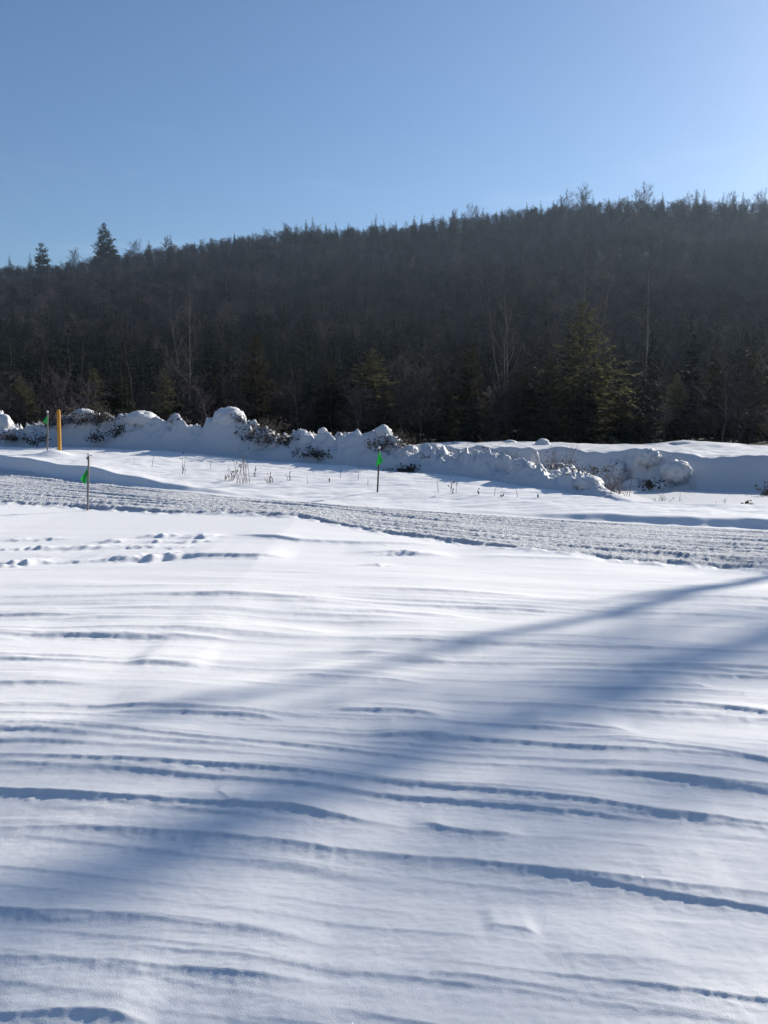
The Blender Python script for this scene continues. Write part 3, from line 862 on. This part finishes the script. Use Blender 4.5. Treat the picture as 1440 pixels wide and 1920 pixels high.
for px, py, k, wx, lab in [(1080, 346, 0, 1.1, 'largest bare hardwood crown on the right skyline'), (1050, 362, 1, 1.0, 'spreading bare tree left of the largest skyline hardwood'),
                           (1190, 350, 1, 1.2, 'domed bare hardwood crown on the right skyline'), (1282, 354, 2, 1.3, 'bare hardwood between spruce spires on the right skyline'),
                           (1350, 354, 2, 1.0, 'thin bare tree near the right end of the skyline'), (1400, 358, 1, .9, 'round bare tree near the right edge of the skyline'),
                           (884, 383, 1, .9, 'round bare tree on the skyline right of the thin cloud'), (848, 388, 2, 1.1, 'thin bare tree on the skyline above the thin cloud'),
                           (263, 450, 1, 1.0, 'domed bare tree right of the tall skyline pine'), (541, 414, 2, 1.2, 'bare crown on the skyline left of the tallest middle spruce'),
                           (322, 438, 2, 1.0, 'straggly bare tree on the left part of the skyline'), (152, 466, 1, .8, 'dense bare tree between the two skyline pines')]:
    sky_tree('bare_tree', K_sky[k], 13, px, py, 428, lab, wx=wx, crown='branches')
# --- dark spruces that read singly on the slope
for q, (px, py, Y) in enumerate(sorted([(783, 462, 300), (742, 482, 290), (540, 560, 180), (500, 575, 170), (610, 520, 230), (480, 500, 260), (430, 500, 250), (575, 555, 190), (690, 530, 220), (820, 515, 240),
                  (975, 415, 330), (1003, 440, 320), (1020, 420, 335), (1095, 412, 340), (905, 470, 290), (865, 500, 260), (950, 455, 300), (380, 560, 170), (330, 575, 160), (215, 560, 180),
                  (100, 560, 190), (160, 590, 150), (660, 490, 270), (590, 600, 140), (640, 610, 130), (760, 600, 140), (880, 560, 180), (270, 520, 220), (40, 600, 140), (1300, 470, 290)])):
    k = rnd.randrange(4); p = on_hill(px, Y); s = min(max(h_for(px, py, Y, p[2]) / FCH[k], .7), 1.35)
    tree('spruce_tree', K_fc[k], p, s, rnd.uniform(0, 6), nth(q) + ' from the left of the dark spruces dotted over the hillside', 'single dark spruces on the hillside')

# --- trees at the forest edge, just behind the bank
def edge(px, py_top, Y, H0):
    x = at(px, 800, Y)[0]; z = max(hz1(x, Y), gz(x, Y) if Y < 33 else -9) - .05
    return (x, Y, z), (at(px, py_top, Y)[2] - z) / H0
K_fir = [tree_kind(*conifer(840 + k, 6, r, whorls=36, per=9, sprays=20, spray=.26, droop=d, bare=.03, shape=sh, upturn=.2, gap=.05), M['grey_bark'], M[mt]) for k, (r, d, sh, mt) in enumerate([(2.3, .32, .7, 'fir'), (1.7, .2, .68, 'fir'), (1.45, .1, .6, 'cedar')])]
for px, py, Y, k, wx, nm, lab in [
        (1092, 568, 36, 0, 1.25, 'fir_tree', 'largest full green fir at the forest edge on the right'),
        (1030, 668, 35, 1, 1.3, 'fir_tree', 'lower bushy fir joined to the left of the largest fir'),
        (975, 690, 35.5, 2, 1.4, 'cedar_tree', 'bushy cedar left of the firs on the right'),
        (880, 640, 38, 2, 1.0, 'cedar_tree', 'dim ragged cedar behind the right part of the bank'),
        (700, 654, 36, 1, 1.8, 'fir_tree', 'green fir near the middle of the forest edge'),
        (620, 684, 35, 2, 1.5, 'cedar_tree', 'squat fir left of the middle fir, its top ragged'),
        (482, 625, 36, 2, .85, 'cedar_tree', 'narrow brownish cedar right of the rounded bank hump'),
        (520, 715, 34, 2, 1.4, 'cedar_tree', 'small cedar at the foot of the narrow brownish cedar'),
        (230, 700, 35, 2, 1.4, 'cedar_tree', 'small brown-green cedar behind the bank on the left'),
        (180, 690, 37, 1, 1.3, 'fir_tree', 'dim fir behind the orange post'),
        (110, 690, 34, 2, 1.5, 'cedar_tree', 'bushy cedar behind the back left flag stake'),
        (45, 705, 34.5, 1, 1.4, 'fir_tree', 'dim small fir near the left edge of the forest'),
        (310, 690, 37, 1, 1.2, 'fir_tree', 'dim fir left of the pale forked birch'),
        (405, 705, 35, 2, 1.4, 'cedar_tree', 'low cedar behind the rounded bank hump'),
        (1265, 700, 37, 1, 1.2, 'fir_tree', 'dim fir right of the slim pale birch'),
        (1340, 660, 39, 2, 1.0, 'cedar_tree', 'dim cedar before the dark wood on the right'),
        (1410, 660, 40, 2, .9, 'fir_tree', 'dim fir near the right edge of the forest'),
        (780, 730, 36, 2, 1.3, 'cedar_tree', 'low dark cedar in the gap right of the middle fir'),
        (830, 700, 37, 1, 1.3, 'fir_tree', 'dim low fir between the middle fir and the ragged cedar'),
        (1160, 740, 35, 2, 1.4, 'cedar_tree', 'low cedar tucked right of the largest fir')]:
    p, s = edge(px, py, Y, 6); tree(nm, K_fir[k], p, (s * wx, s * wx, s), rnd.uniform(0, 6), lab)
K_birch = [tree_kind(*bare_tree(860 + k, 9, .052, spread=sp, first=fi, n1=n1, n2=5, n3=4, forks=fk, sides=(6, 4, 3, 3), up=u, lean=.04, min_r=.0055), M[mt], M[mc]) for k, (sp, fi, n1, fk, u, mt, mc) in enumerate(
    [(.34, .3, 16, 2, 1.3, 'birch', 'pale_twig'), (.42, .35, 14, 3, 1.2, 'grey_bark', 'pale_twig'), (.20, .3, 14, 1, .9, 'birch', 'pale_twig'), (.36, .2, 16, 1, .9, 'far_bark', 'far_twig')])]
for px, py, Y, k, wx, lab in [
        (352, 530, 38, 0, .75, 'pale forked birch behind the bank left of the rounded hump'),
        (948, 500, 38, 1, 1.0, 'pale wide-branching bare tree left of the largest fir'),
        (1098, 455, 38, 0, .8, 'tall pale birch rising behind the largest fir'),
        (1075, 520, 37, 2, 1.0, 'slim leaning birch at the left of the largest fir'),
        (1210, 500, 37, 2, 1.0, 'slim pale birch standing alone right of the largest fir'),
        (1245, 735, 34, 1, 1.0, 'small crooked pale sapling near the right end of the wood'),
        (310, 690, 36, 3, 1.0, 'thin bare sapling left of the pale forked birch'),
        (150, 600, 40, 3, 1.0, 'dim bare tree behind the orange post'),
        (70, 640, 39, 3, 1.0, 'dim bare tree near the left edge'),
        (255, 580, 41, 3, .9, 'dim bare tree between the orange post and the birch'),
        (430, 620, 41, 3, .9, 'dim bare tree above the rounded bank hump'),
        (560, 640, 40, 3, .9, 'dim bare tree between narrow cedar and middle fir'),
        (1010, 600, 40, 3, 1.0, 'bare bushy tree between the pale tree and the largest fir'),
        (1150, 600, 42, 3, .9, 'dim bare tree behind the right side of the largest fir'),
        (1310, 620, 42, 3, .9, 'dim bare tree right of the slim pale birch'),
        (800, 610, 43, 3, .8, 'dim bare tree in the dark gap right of centre')]:
    p, s = edge(px, py, Y, 9); tree('bare_tree', K_birch[k], p, (s * wx, s * wx, s), rnd.uniform(0, 6), lab, crown='branches')

# --- three tall trees right of the view; only their shadows reach the near snow
K_tall = tree_kind(*bare_tree(881, 18.6, .32, spread=.15, first=.45, n1=10, n2=4, n3=3, forks=1, sides=(8, 4, 3, 3), up=1.1, lean=.0, wig=.0022, min_r=.008), M['grey_bark'], M['twig'])
K_tall3 = tree_kind(*bare_tree(884, 30, .30, spread=.09, first=.35, n1=50, n2=6, n3=5, forks=1, sides=(8, 4, 3, 3), up=1.4, lean=.0, wig=.0022, min_r=.018), M['grey_bark'], M['twig'])
K_tall2 = tree_kind(*bare_tree(882, 23, .13, spread=.30, first=.55, n1=40, n2=10, n3=9, forks=1, sides=(8, 3, 3, 3), up=.8, lean=.0, wig=.008, min_r=.0060), M['grey_bark'], M['twig'])
def upsun(px, py, s):
    x, y = ground_xy(px, py)
    X = x + math.sin(SUN_AZ) * s; Y = y + math.cos(SUN_AZ) * s
    return (X, Y, gz(X, Y) - .1)
tree('bare_tree', K_tall, upsun(1000, 1190, 33), 1.0, 0.3, 'tall bare poplar right of the view casting the upper shadow stripe', crown='branches')
tree('bare_tree', K_tall3, upsun(800, 1425, 46), 1.0, 1.9, 'tall bare poplar right of the view casting the lower shadow stripe', crown='branches')
tree('bare_tree', K_tall2, upsun(420, 1640, 48), 1.0, 2.9, 'tall branchy tree right of the view shading the nearest snow', crown='branches')
tree('bare_tree', K_tall2, upsun(1300, 1640, 50), 1.0, 0.7, 'second tall branchy tree right of the view, farther from the camera', crown='branches')

# ------------------------------------------------------------------ stakes, flags, orange post
def stake(px_b, py_b, px_t, py_t, Y, mat, flag_pts, label, radius=.021, top_tape=True, square=False):
    """flag_pts: apex, outer corner, lower corner in pixels"""
    b = at(px_b, py_b, Y); g = gz(b[0], b[1])
    e = empty('flag_stake', (b[0], b[1], g))
    tz = at(px_t, py_t, Y)
    top = Vector((tz[0] - b[0], 0, tz[2] - g))
    r = random.Random(px_b)
    mb = MB(); n = 7
    mb.tube([Vector((0, 0, -.25)).lerp(top, i / n) + Vector((r.gauss(0, .002), r.gauss(0, .002), 0)) for i in range(n + 1)], [radius * (1 + r.gauss(0, .05)) for _ in range(n + 1)], 8)
    mb.build('stake', mat, e, True)
    if top_tape:
        mb = MB(); mb.tube([top * .965, top * .985, top * 1.012], [radius * 1.25, radius * 1.35, radius * 1.15], 8)
        mb.build('tape_wrap', M['tape'], e, True)
    # pennant: a limp triangle, a little curled
    A, B_, D = [Vector(at(*q, Y)) - Vector((b[0], b[1], g)) for q in flag_pts]
    for q in (A, B_, D): q.y -= radius * 1.3
    nn = 8; vs = []; fs = []; rowi = []
    for i in range(nn + 1):
        rowi.append(len(vs))
        for j in range(i + 1):
            f = i / nn; h = j / max(i, 1)
            p = A.lerp(D, f).lerp(A.lerp(B_, f), h)
            p = p + Vector((0, -.05 * math.sin(h * 2.6 + f) * f, 0))
            vs.append(p)
    for i in range(nn):
        for j in range(i + 1):
            a = rowi[i] + j; c = rowi[i + 1] + j
            fs.append((a, c, c + 1))
            if j < i: fs.append((a, c + 1, a + 1))
    n0 = len(vs)
    vs2 = [tuple(p) for p in vs] + [tuple(p + Vector((0, .0025, 0))) for p in vs]
    fs2 = fs + [tuple(reversed([k + n0 for k in q])) for q in fs]
    mesh_from('flag', vs2, fs2, M['flag'], e, True)
    tag(e, label, 'flag stake', 'green flag trail stakes')
    return e, top
e, top = stake(163, 957, 166, 851, 16.9, M['stake'], [(166, 876), (151, 899), (163, 908)], 'grey wooden stake with a green flag standing before the trail')
mb = MB(); mb.tube([top * .97, top * .975 + Vector((.05, -.01, .004)), top * .97 + Vector((.085, -.01, -.01))], [.012, .009, .005], 5)
mb.build('twig_stub', M['stake'], e)
mb = MB(); mb.tube([top * .90 + Vector((-.02, -.012, 0)), top * .93 + Vector((-.03, -.02, .0)), top * .945 + Vector((-.015, -.012, 0))], [.010, .014, .006], 5)
mb.build('knot', M['stake'], e)
bx = stand(708, 936, 18.9)
stake(707, 936, 711, 838, 18.6, M['dark_stake'], [(711, 846), (719, 866), (704, 874)], 'dark stake with a green flag beyond the trail, in mid field', radius=.020)
stake(88, 847, 89, 771, 23.8, M['stake'], [(89, 779), (82, 790), (90, 795)], 'thin pale stake with a green flag beside the orange post', radius=.022)

# orange post: squared timber with rounded top
b = at(112, 847, 23.9); g = gz(b[0], b[1]); t = at(109.5, 768, 23.9)
e = empty('orange_post', (b[0], b[1], g)); H = t[2] - g
mb = MB(); S = .045
prof = []
for k in range(16):
    a = 2 * math.pi * k / 16 + .2
    c, s = math.cos(a), math.sin(a); q = (abs(c) ** 5 + abs(s) ** 5) ** (-1 / 5)
    prof.append((c * q * S, s * q * S))
lev = [(-.3, 1), (0, 1), (H * .3, 1.01), (H * .6, 1.0), (H - .05, 1.0), (H - .025, .93), (H - .006, .74), (H, .4)]
for z, sc in lev:
    for x, y in prof: mb.v.append((x * sc + (t[0] - b[0]) * z / H, y * sc, z))
for i in range(len(lev) - 1):
    for k in range(16):
        mb.f.append((i * 16 + k, i * 16 + (k + 1) % 16, (i + 1) * 16 + (k + 1) % 16, (i + 1) * 16 + k))
mb.f.append(tuple((len(lev) - 1) * 16 + k for k in range(16)))
mb.build('post', M['orange'], e, True)
mb = MB()
for k in range(9):
    z = H * (.1 + .095 * k) ; mb.box((.020 + (t[0] - b[0]) * z / H + rnd.uniform(-.006, .006), -.0465, z), (.012, .006, .02))
tag(mb.build('nail_marks', M['dark_mark'], e), kind='stuff')
tag(e, 'stout orange timber post standing in a snow mound on the left', 'post')

# ------------------------------------------------------------------ snow lumps and boulders on the bank
def lump_mesh(seed, rx, ry, rz_, mat, rough=.18, under=.35):
    import bmesh
    bm = bmesh.new(); bmesh.ops.create_icosphere(bm, subdivisions=4, radius=1)
    co = np.array([v.co[:] for v in bm.verts])
    n = (.35 - np.abs(fbm(co[:, 0] * 1.5 + seed, co[:, 1] * 1.5 + co[:, 2] * 1.9, seed, 3))) * rough * 2.2 + fbm(co[:, 0] * 4 + seed, co[:, 2] * 4 - co[:, 1] * 3, seed + 9, 2) * rough * .22
    co = co * (1 + n)[:, None]
    co[:, 2] = np.where(co[:, 2] < 0, co[:, 2] * under, co[:, 2])
    co *= np.array([rx, ry, rz_])
    for v, c in zip(bm.verts, co): v.co = c
    for f in bm.faces: f.smooth = True
    me = bpy.data.meshes.new('lump'); bm.to_mesh(me); bm.free(); me.materials.append(mat)
    return me
for i, (px, py, Y, wpx, hpx, lab) in enumerate([
        (428, 788, 25.6, 62, 27, 'largest rounded snow hump on the bank, left of centre'),
        (262, 786, 26.6, 60, 18, 'broad snow hump on the bank right of the orange post'),
        (152, 778, 27.0, 44, 14, 'snow-dusted hump behind the orange post'),
        (2, 775, 27.6, 26, 20, 'snow lump at the left edge of the bank'),
        (566, 800, 24.4, 26, 15, 'small round snow dome left of the middle brush'),
        (604, 808, 24.2, 18, 9, 'pair-like small snow cap on the bank near the middle'),
        (645, 810, 24.0, 9, 10, 'tiny upright snow knob on the middle bank'),
        (718, 815, 23.4, 36, 20, 'round grey snow boulder behind the middle flag'),
        (770, 832, 22.7, 30, 14, 'snow-capped lump right of the middle flag'),
        (762, 856, 22.2, 34, 12, 'overhanging snow cap above the dark hole in the bank'),
        (818, 838, 22.6, 40, 17, 'smooth snow dome between the bank ridges'),
        (985, 882, 19.6, 52, 22, 'peaked snow cone on the front ridge'),
        (1010, 868, 20.2, 16, 24, 'upright snow block behind the peaked cone'),
        (1115, 912, 17.7, 56, 20, 'blocky snow lump at the right end of the front ridge'),
        (1020, 828, 27.5, 28, 12, 'round snow dome lying on the flat bank top'),
        (958, 826, 29, 26, 6, 'low snow cap on the flat bank top left of the dome'),
        (1228, 858, 20.6, 44, 18, 'snow knob at the top of the shaded bank face'),
        (1282, 884, 19.7, 54, 22, 'big round snow pillow on the shaded bank face'),
        (1290, 832, 27.6, 60, 7, 'long low drift on the right of the flat bank top')]):
    p = at(px, py, Y); sx = wpx / FPX * Y / 2; sz = hpx / FPX * Y
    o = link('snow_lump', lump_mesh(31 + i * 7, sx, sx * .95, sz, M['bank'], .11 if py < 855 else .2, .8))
    z = max(p[2] - sz * .15, gz(p[0], Y) - sz * .55)
    yy = Y + (.22 if py < 850 else .5)
    o.location = (p[0], yy, min(p[2] - .04, gz(p[0], yy) - .02) if py < 850 else p[2] - .05)
    tag(o, lab, 'snow lump', 'snow lumps on the bank')

# ------------------------------------------------------------------ brush and weeds
def brush(seed, w, d, h, n, leafy=.5, twig_r=.006):
    r = random.Random(seed); tw, lf = MB(), MB()
    for k in range(n):
        x = r.gauss(0, w * .5) * (1 + .6 * (k % 5 == 0)); y = r.gauss(0, d * .45)
        a = r.uniform(0, 6.28); L_ = h * r.uniform(.35, 1.1)
        tilt = r.uniform(.1, 1.7)
        p = Vector((x, y, -.05)); dv = Vector((math.cos(a) * tilt, math.sin(a) * tilt, 1)).normalized()
        pts = [p]
        for s in range(4):
            dv = (dv + Vector((r.gauss(0, .2), r.gauss(0, .2), r.gauss(-.05, .15)))).normalized(); pts.append(pts[-1] + dv * L_ / 4)
        tw.tube(pts, [twig_r * (1 - .2 * s) for s in range(5)], 4, False)
        for s in range(3):
            q = pts[r.randrange(1, 5)]; dd = Vector((r.gauss(0, 1), r.gauss(0, 1), r.gauss(.3, .7))).normalized()
            tw.tube([q, q + dd * L_ * .2, q + dd * L_ * .38 + Vector((0, 0, r.gauss(0, .02)))], [twig_r * .6, twig_r * .5, twig_r * .3], 3, False)
        for s in range(int(leafy * r.uniform(3, 17))):
            q = pts[r.randrange(0, 5)] + Vector((r.gauss(0, .06), r.gauss(0, .06), r.gauss(0, .05)))
            dd = Vector((r.gauss(0, 1), r.gauss(0, 1), r.gauss(0, .8))).normalized() * r.uniform(.05, .12)
            lf.ribbon(q, q + dd, .045, (r.gauss(0, 1), r.gauss(0, 1), 1))
    return tw, lf
def brush_thing(seed, px, py, Y, wpx, hpx, n, leafy, label, name='brush_clump', depth=.5, mat='brush', lift=0):
    p = at(px, py, Y); w = wpx / FPX * Y; h = hpx / FPX * Y
    e = empty(name, (p[0], Y, max(gz(p[0], Y), p[2] - .15) + lift))
    tw, lf = brush(seed, w * .5, min(depth, w * .5), h, n, leafy)
    tag(tw.build('twigs', M['twig'], e), kind='stuff')
    if leafy: tag(lf.build('dead_leaves', M[mat], e), kind='stuff')
    return tag(e, label, 'brush')
for i, a in enumerate([
        (150, 786, 26.9, 105, 42, 90, .7, 'big dark brush clump behind the orange post'),
        (62, 812, 26.2, 24, 14, 14, .9, 'small dark tuft left of the thin pale stake'),
        (80, 806, 26.2, 14, 16, 10, .9, 'dark tuft just left of the orange post'),
        (175, 803, 26.0, 24, 18, 18, .9, 'dark tuft hanging on the bank right of the orange post'),
        (15, 800, 27, 44, 26, 30, .9, 'dark brush at the left edge of the bank'),
        (225, 800, 26.4, 34, 28, 26, .9, 'dark brush left of the broad snow hump'),
        (470, 805, 25.0, 36, 26, 26, .9, 'dark brush at the right foot of the largest hump'),
        (525, 822, 24.5, 100, 30, 56, .8, 'wide tangle of dark brush on the middle bank'),
        (594, 842, 23.6, 62, 16, 44, 1.0, 'low dark log-like brush patch in the shaded bank'),
        (588, 835, 23.6, 20, 52, 9, .0, 'upright bare twigs above the dark log-like patch'),
        (448, 790, 25.4, 20, 24, 14, .4, 'twigs sticking from the largest hump'),
        (735, 832, 23.0, 60, 30, 50, .7, 'brown root tangle below the round grey boulder'),
        (765, 868, 21.9, 34, 18, 40, 1.0, 'dark hollow brush under the overhanging snow cap'),
        (800, 858, 22.2, 40, 14, 10, .1, 'twigs poking out right of the dark hollow'),
        (860, 845, 23.5, 90, 30, 44, .15, 'bare twig thicket between the two banks'),
        (905, 850, 23.0, 60, 40, 30, .1, 'upright bare saplings at the left of the flat bank'),
        (950, 850, 22.5, 40, 36, 14, .0, 'few bare stems before the flat bank top'),
        (1050, 880, 20.6, 50, 52, 34, .1, 'tall reddish shrub behind the peaked snow cone'),
        (1025, 860, 21.5, 40, 40, 10, .0, 'arched bare stems by the upright snow block'),
        (1140, 905, 18.9, 50, 60, 44, .15, 'reddish twig shrub at the end of the front ridge'),
        (1165, 925, 18.0, 40, 84, 12, .0, 'tall bare stems right of the reddish shrub'),
        (1120, 862, 21.2, 60, 14, 20, .3, 'twigs lying along the lip of the shaded bank'),
        (1215, 888, 19.8, 26, 18, 14, .8, 'dark leafy tuft on the shaded bank face'),
        (1245, 928, 17.6, 44, 34, 8, .0, 'sparse stems poking up below the round snow pillow'),
        (1437, 915, 18.6, 12, 30, 12, .8, 'dark tuft at the right edge of the bank'),
        (1400, 936, 16.6, 10, 12, 6, .5, 'tiny tuft at the field edge on the right'),
        (105, 784, 27.2, 60, 30, 44, .8, 'dark brush on the bank top between the stake and the post'),
        (200, 786, 26.9, 50, 30, 36, .8, 'dark twiggy brush right of the snow-dusted hump'),
        (340, 786, 26.2, 40, 14, 18, .4, 'twigs lying in the dip left of the largest hump'),
        (500, 802, 25.2, 70, 26, 40, .8, 'dark brush on the bank top right of the largest hump'),
        (640, 814, 24.2, 50, 14, 18, .5, 'sparse brush at the small snow knob'),
        (745, 816, 23.6, 50, 24, 36, .7, 'brown brush on top behind the root tangle'),
        (830, 842, 23.2, 50, 26, 22, .3, 'brown twigs right of the smooth snow dome'),
        (1085, 890, 18.9, 50, 30, 26, .3, 'brown twigs over the blocky end of the front ridge'),
        (1355, 935, 16.8, 8, 30, 3, .0, 'single thin stem before the shaded bank on the right')]):
    px, py, Y, w, h, n, lf, lab = a
    brush_thing(900 + i, px, py + h * .5, Y, w, h, n, lf, lab)

def weed(seed, px, py, Y, hpx, n, spread, label, name='dry_weed'):
    r = random.Random(seed)
    p = at(px, py, Y); h = hpx / FPX * Y
    e = empty(name, (p[0], Y, gz(p[0], Y)))
    st, sd2 = MB(), MB()
    for k in range(n):
        a = r.uniform(0, 6.28); tl = spread * r.uniform(.2, 1)
        L_ = h * (1 if k == 0 else r.uniform(.45, .95))
        dv = Vector((math.cos(a) * tl, math.sin(a) * tl * .5, 1)).normalized(); pts = [Vector((r.gauss(0, .02) * n ** .5, r.gauss(0, .02) * n ** .5, -.06))]
        for s in range(4):
            dv = (dv + Vector((r.gauss(0, .09), r.gauss(0, .09), 0))).normalized(); pts.append(pts[-1] + dv * L_ / 4)
        st.tube(pts, [.006, .0055, .005, .0045, .003], 4, False)
        for s in range(2 if n > 1 else 0):
            q = pts[r.randrange(2, 5)]; dd = Vector((r.gauss(0, 1), r.gauss(0, .6), .8)).normalized()
            st.tube([q, q + dd * L_ * .18], [.004, .003], 3, False)
            if r.random() < .5: sd2.ribbon(q + dd * L_ * .15, q + dd * L_ * .15 + Vector((r.gauss(0, .02), 0, .05)), .03, (0, 1, 0))
    st.build('stems', M['weed'], e)
    if sd2.v: tag(sd2.build('seed_heads', M['brush'], e), kind='stuff')
    return e
tag(weed(1, 455, 912, 19.8, 66, 10, .35, ''), 'tallest bushy dry weed standing in the field', 'weed')
tag(weed(2, 432, 905, 20.2, 36, 8, .6, ''), 'sparse dry weed left of the tallest bushy one', 'weed')
tag(weed(3, 345, 885, 21.0, 40, 4, .5, ''), 'forked dry stem standing left in the field', 'weed')
tag(weed(4, 285, 874, 21.8, 30, 1, .05, ''), 'single straight stick in the field on the left', 'weed')
tag(weed(5, 395, 875, 21.8, 24, 1, .05, ''), 'single thin stick near the bank shadow', 'weed')
tag(weed(6, 508, 908, 20.0, 22, 8, .7, ''), 'low tangled weed right of the tallest bushy one', 'weed')
tag(weed(7, 545, 905, 20.2, 26, 4, .3, ''), 'thin upright weed left of the middle flag', 'weed')
tag(weed(8, 636, 902, 20.4, 28, 1, .15, ''), 'leaning thin stick left of the middle flag', 'weed')
tag(weed(9, 669, 905, 20.2, 32, 1, .03, ''), 'straight stick just left of the middle flag', 'weed')
tag(weed(10, 578, 912, 19.8, 20, 1, .1, ''), 'short bent stick in the middle of the field', 'weed')
tag(weed(11, 821, 927, 18.4, 36, 1, .02, ''), 'straight pale stick right of the middle flag', 'weed')
tag(weed(12, 850, 929, 18.3, 42, 4, .3, ''), 'forked pale weed right of the middle flag', 'weed')
tag(weed(13, 425, 905, 20.2, 18, 3, .6, ''), 'lowest dry tuft left in the field', 'weed')
for i, (px, py, h) in enumerate(sorted([(898, 934, 14), (923, 941, 20), (945, 926, 8), (970, 940, 22), (1010, 932, 14), (688, 918, 16), (250, 872, 8), (618, 905, 14), (480, 900, 20), (618, 906, 12)])):
    Y = float(np.interp(px, [250, 500, 700, 900, 1010], [22.2, 20.6, 19.6, 18.0, 17.2]))
    tag(weed(30 + i, px, py, Y, h, 1 + i % 2, .15, ''), nth(i) + ' from the left of the short thin stalks in the field', 'weed', 'thin stalks in the field')

# ------------------------------------------------------------------ the air
import bmesh
bm = bmesh.new()
bmesh.ops.create_cube(bm, size=1)
bmesh.ops.scale(bm, vec=(1500, 940, 180), verts=bm.verts)
bmesh.ops.translate(bm, vec=(0, 330, 62), verts=bm.verts)
me = bpy.data.meshes.new('haze'); bm.to_mesh(me); bm.free()
hm = bpy.data.materials.new('thin_air'); hm.use_nodes = True
hn = hm.node_tree.nodes; hn.clear()
pv = hn.new('ShaderNodeVolumePrincipled')
pv.inputs['Color'].default_value = (0.62, 0.79, 1.0, 1)
pv.inputs['Density'].default_value = 0.00016
pv.inputs['Anisotropy'].default_value = 0.35
hout = hn.new('ShaderNodeOutputMaterial')
hm.node_tree.links.new(pv.outputs[0], hout.inputs['Volume'])
me.materials.append(hm)
o = bpy.data.objects.new('haze', me); C.objects.link(o)
o.display_type = 'WIRE'
tag(o, 'thin winter haze over the field and hill', kind='stuff')
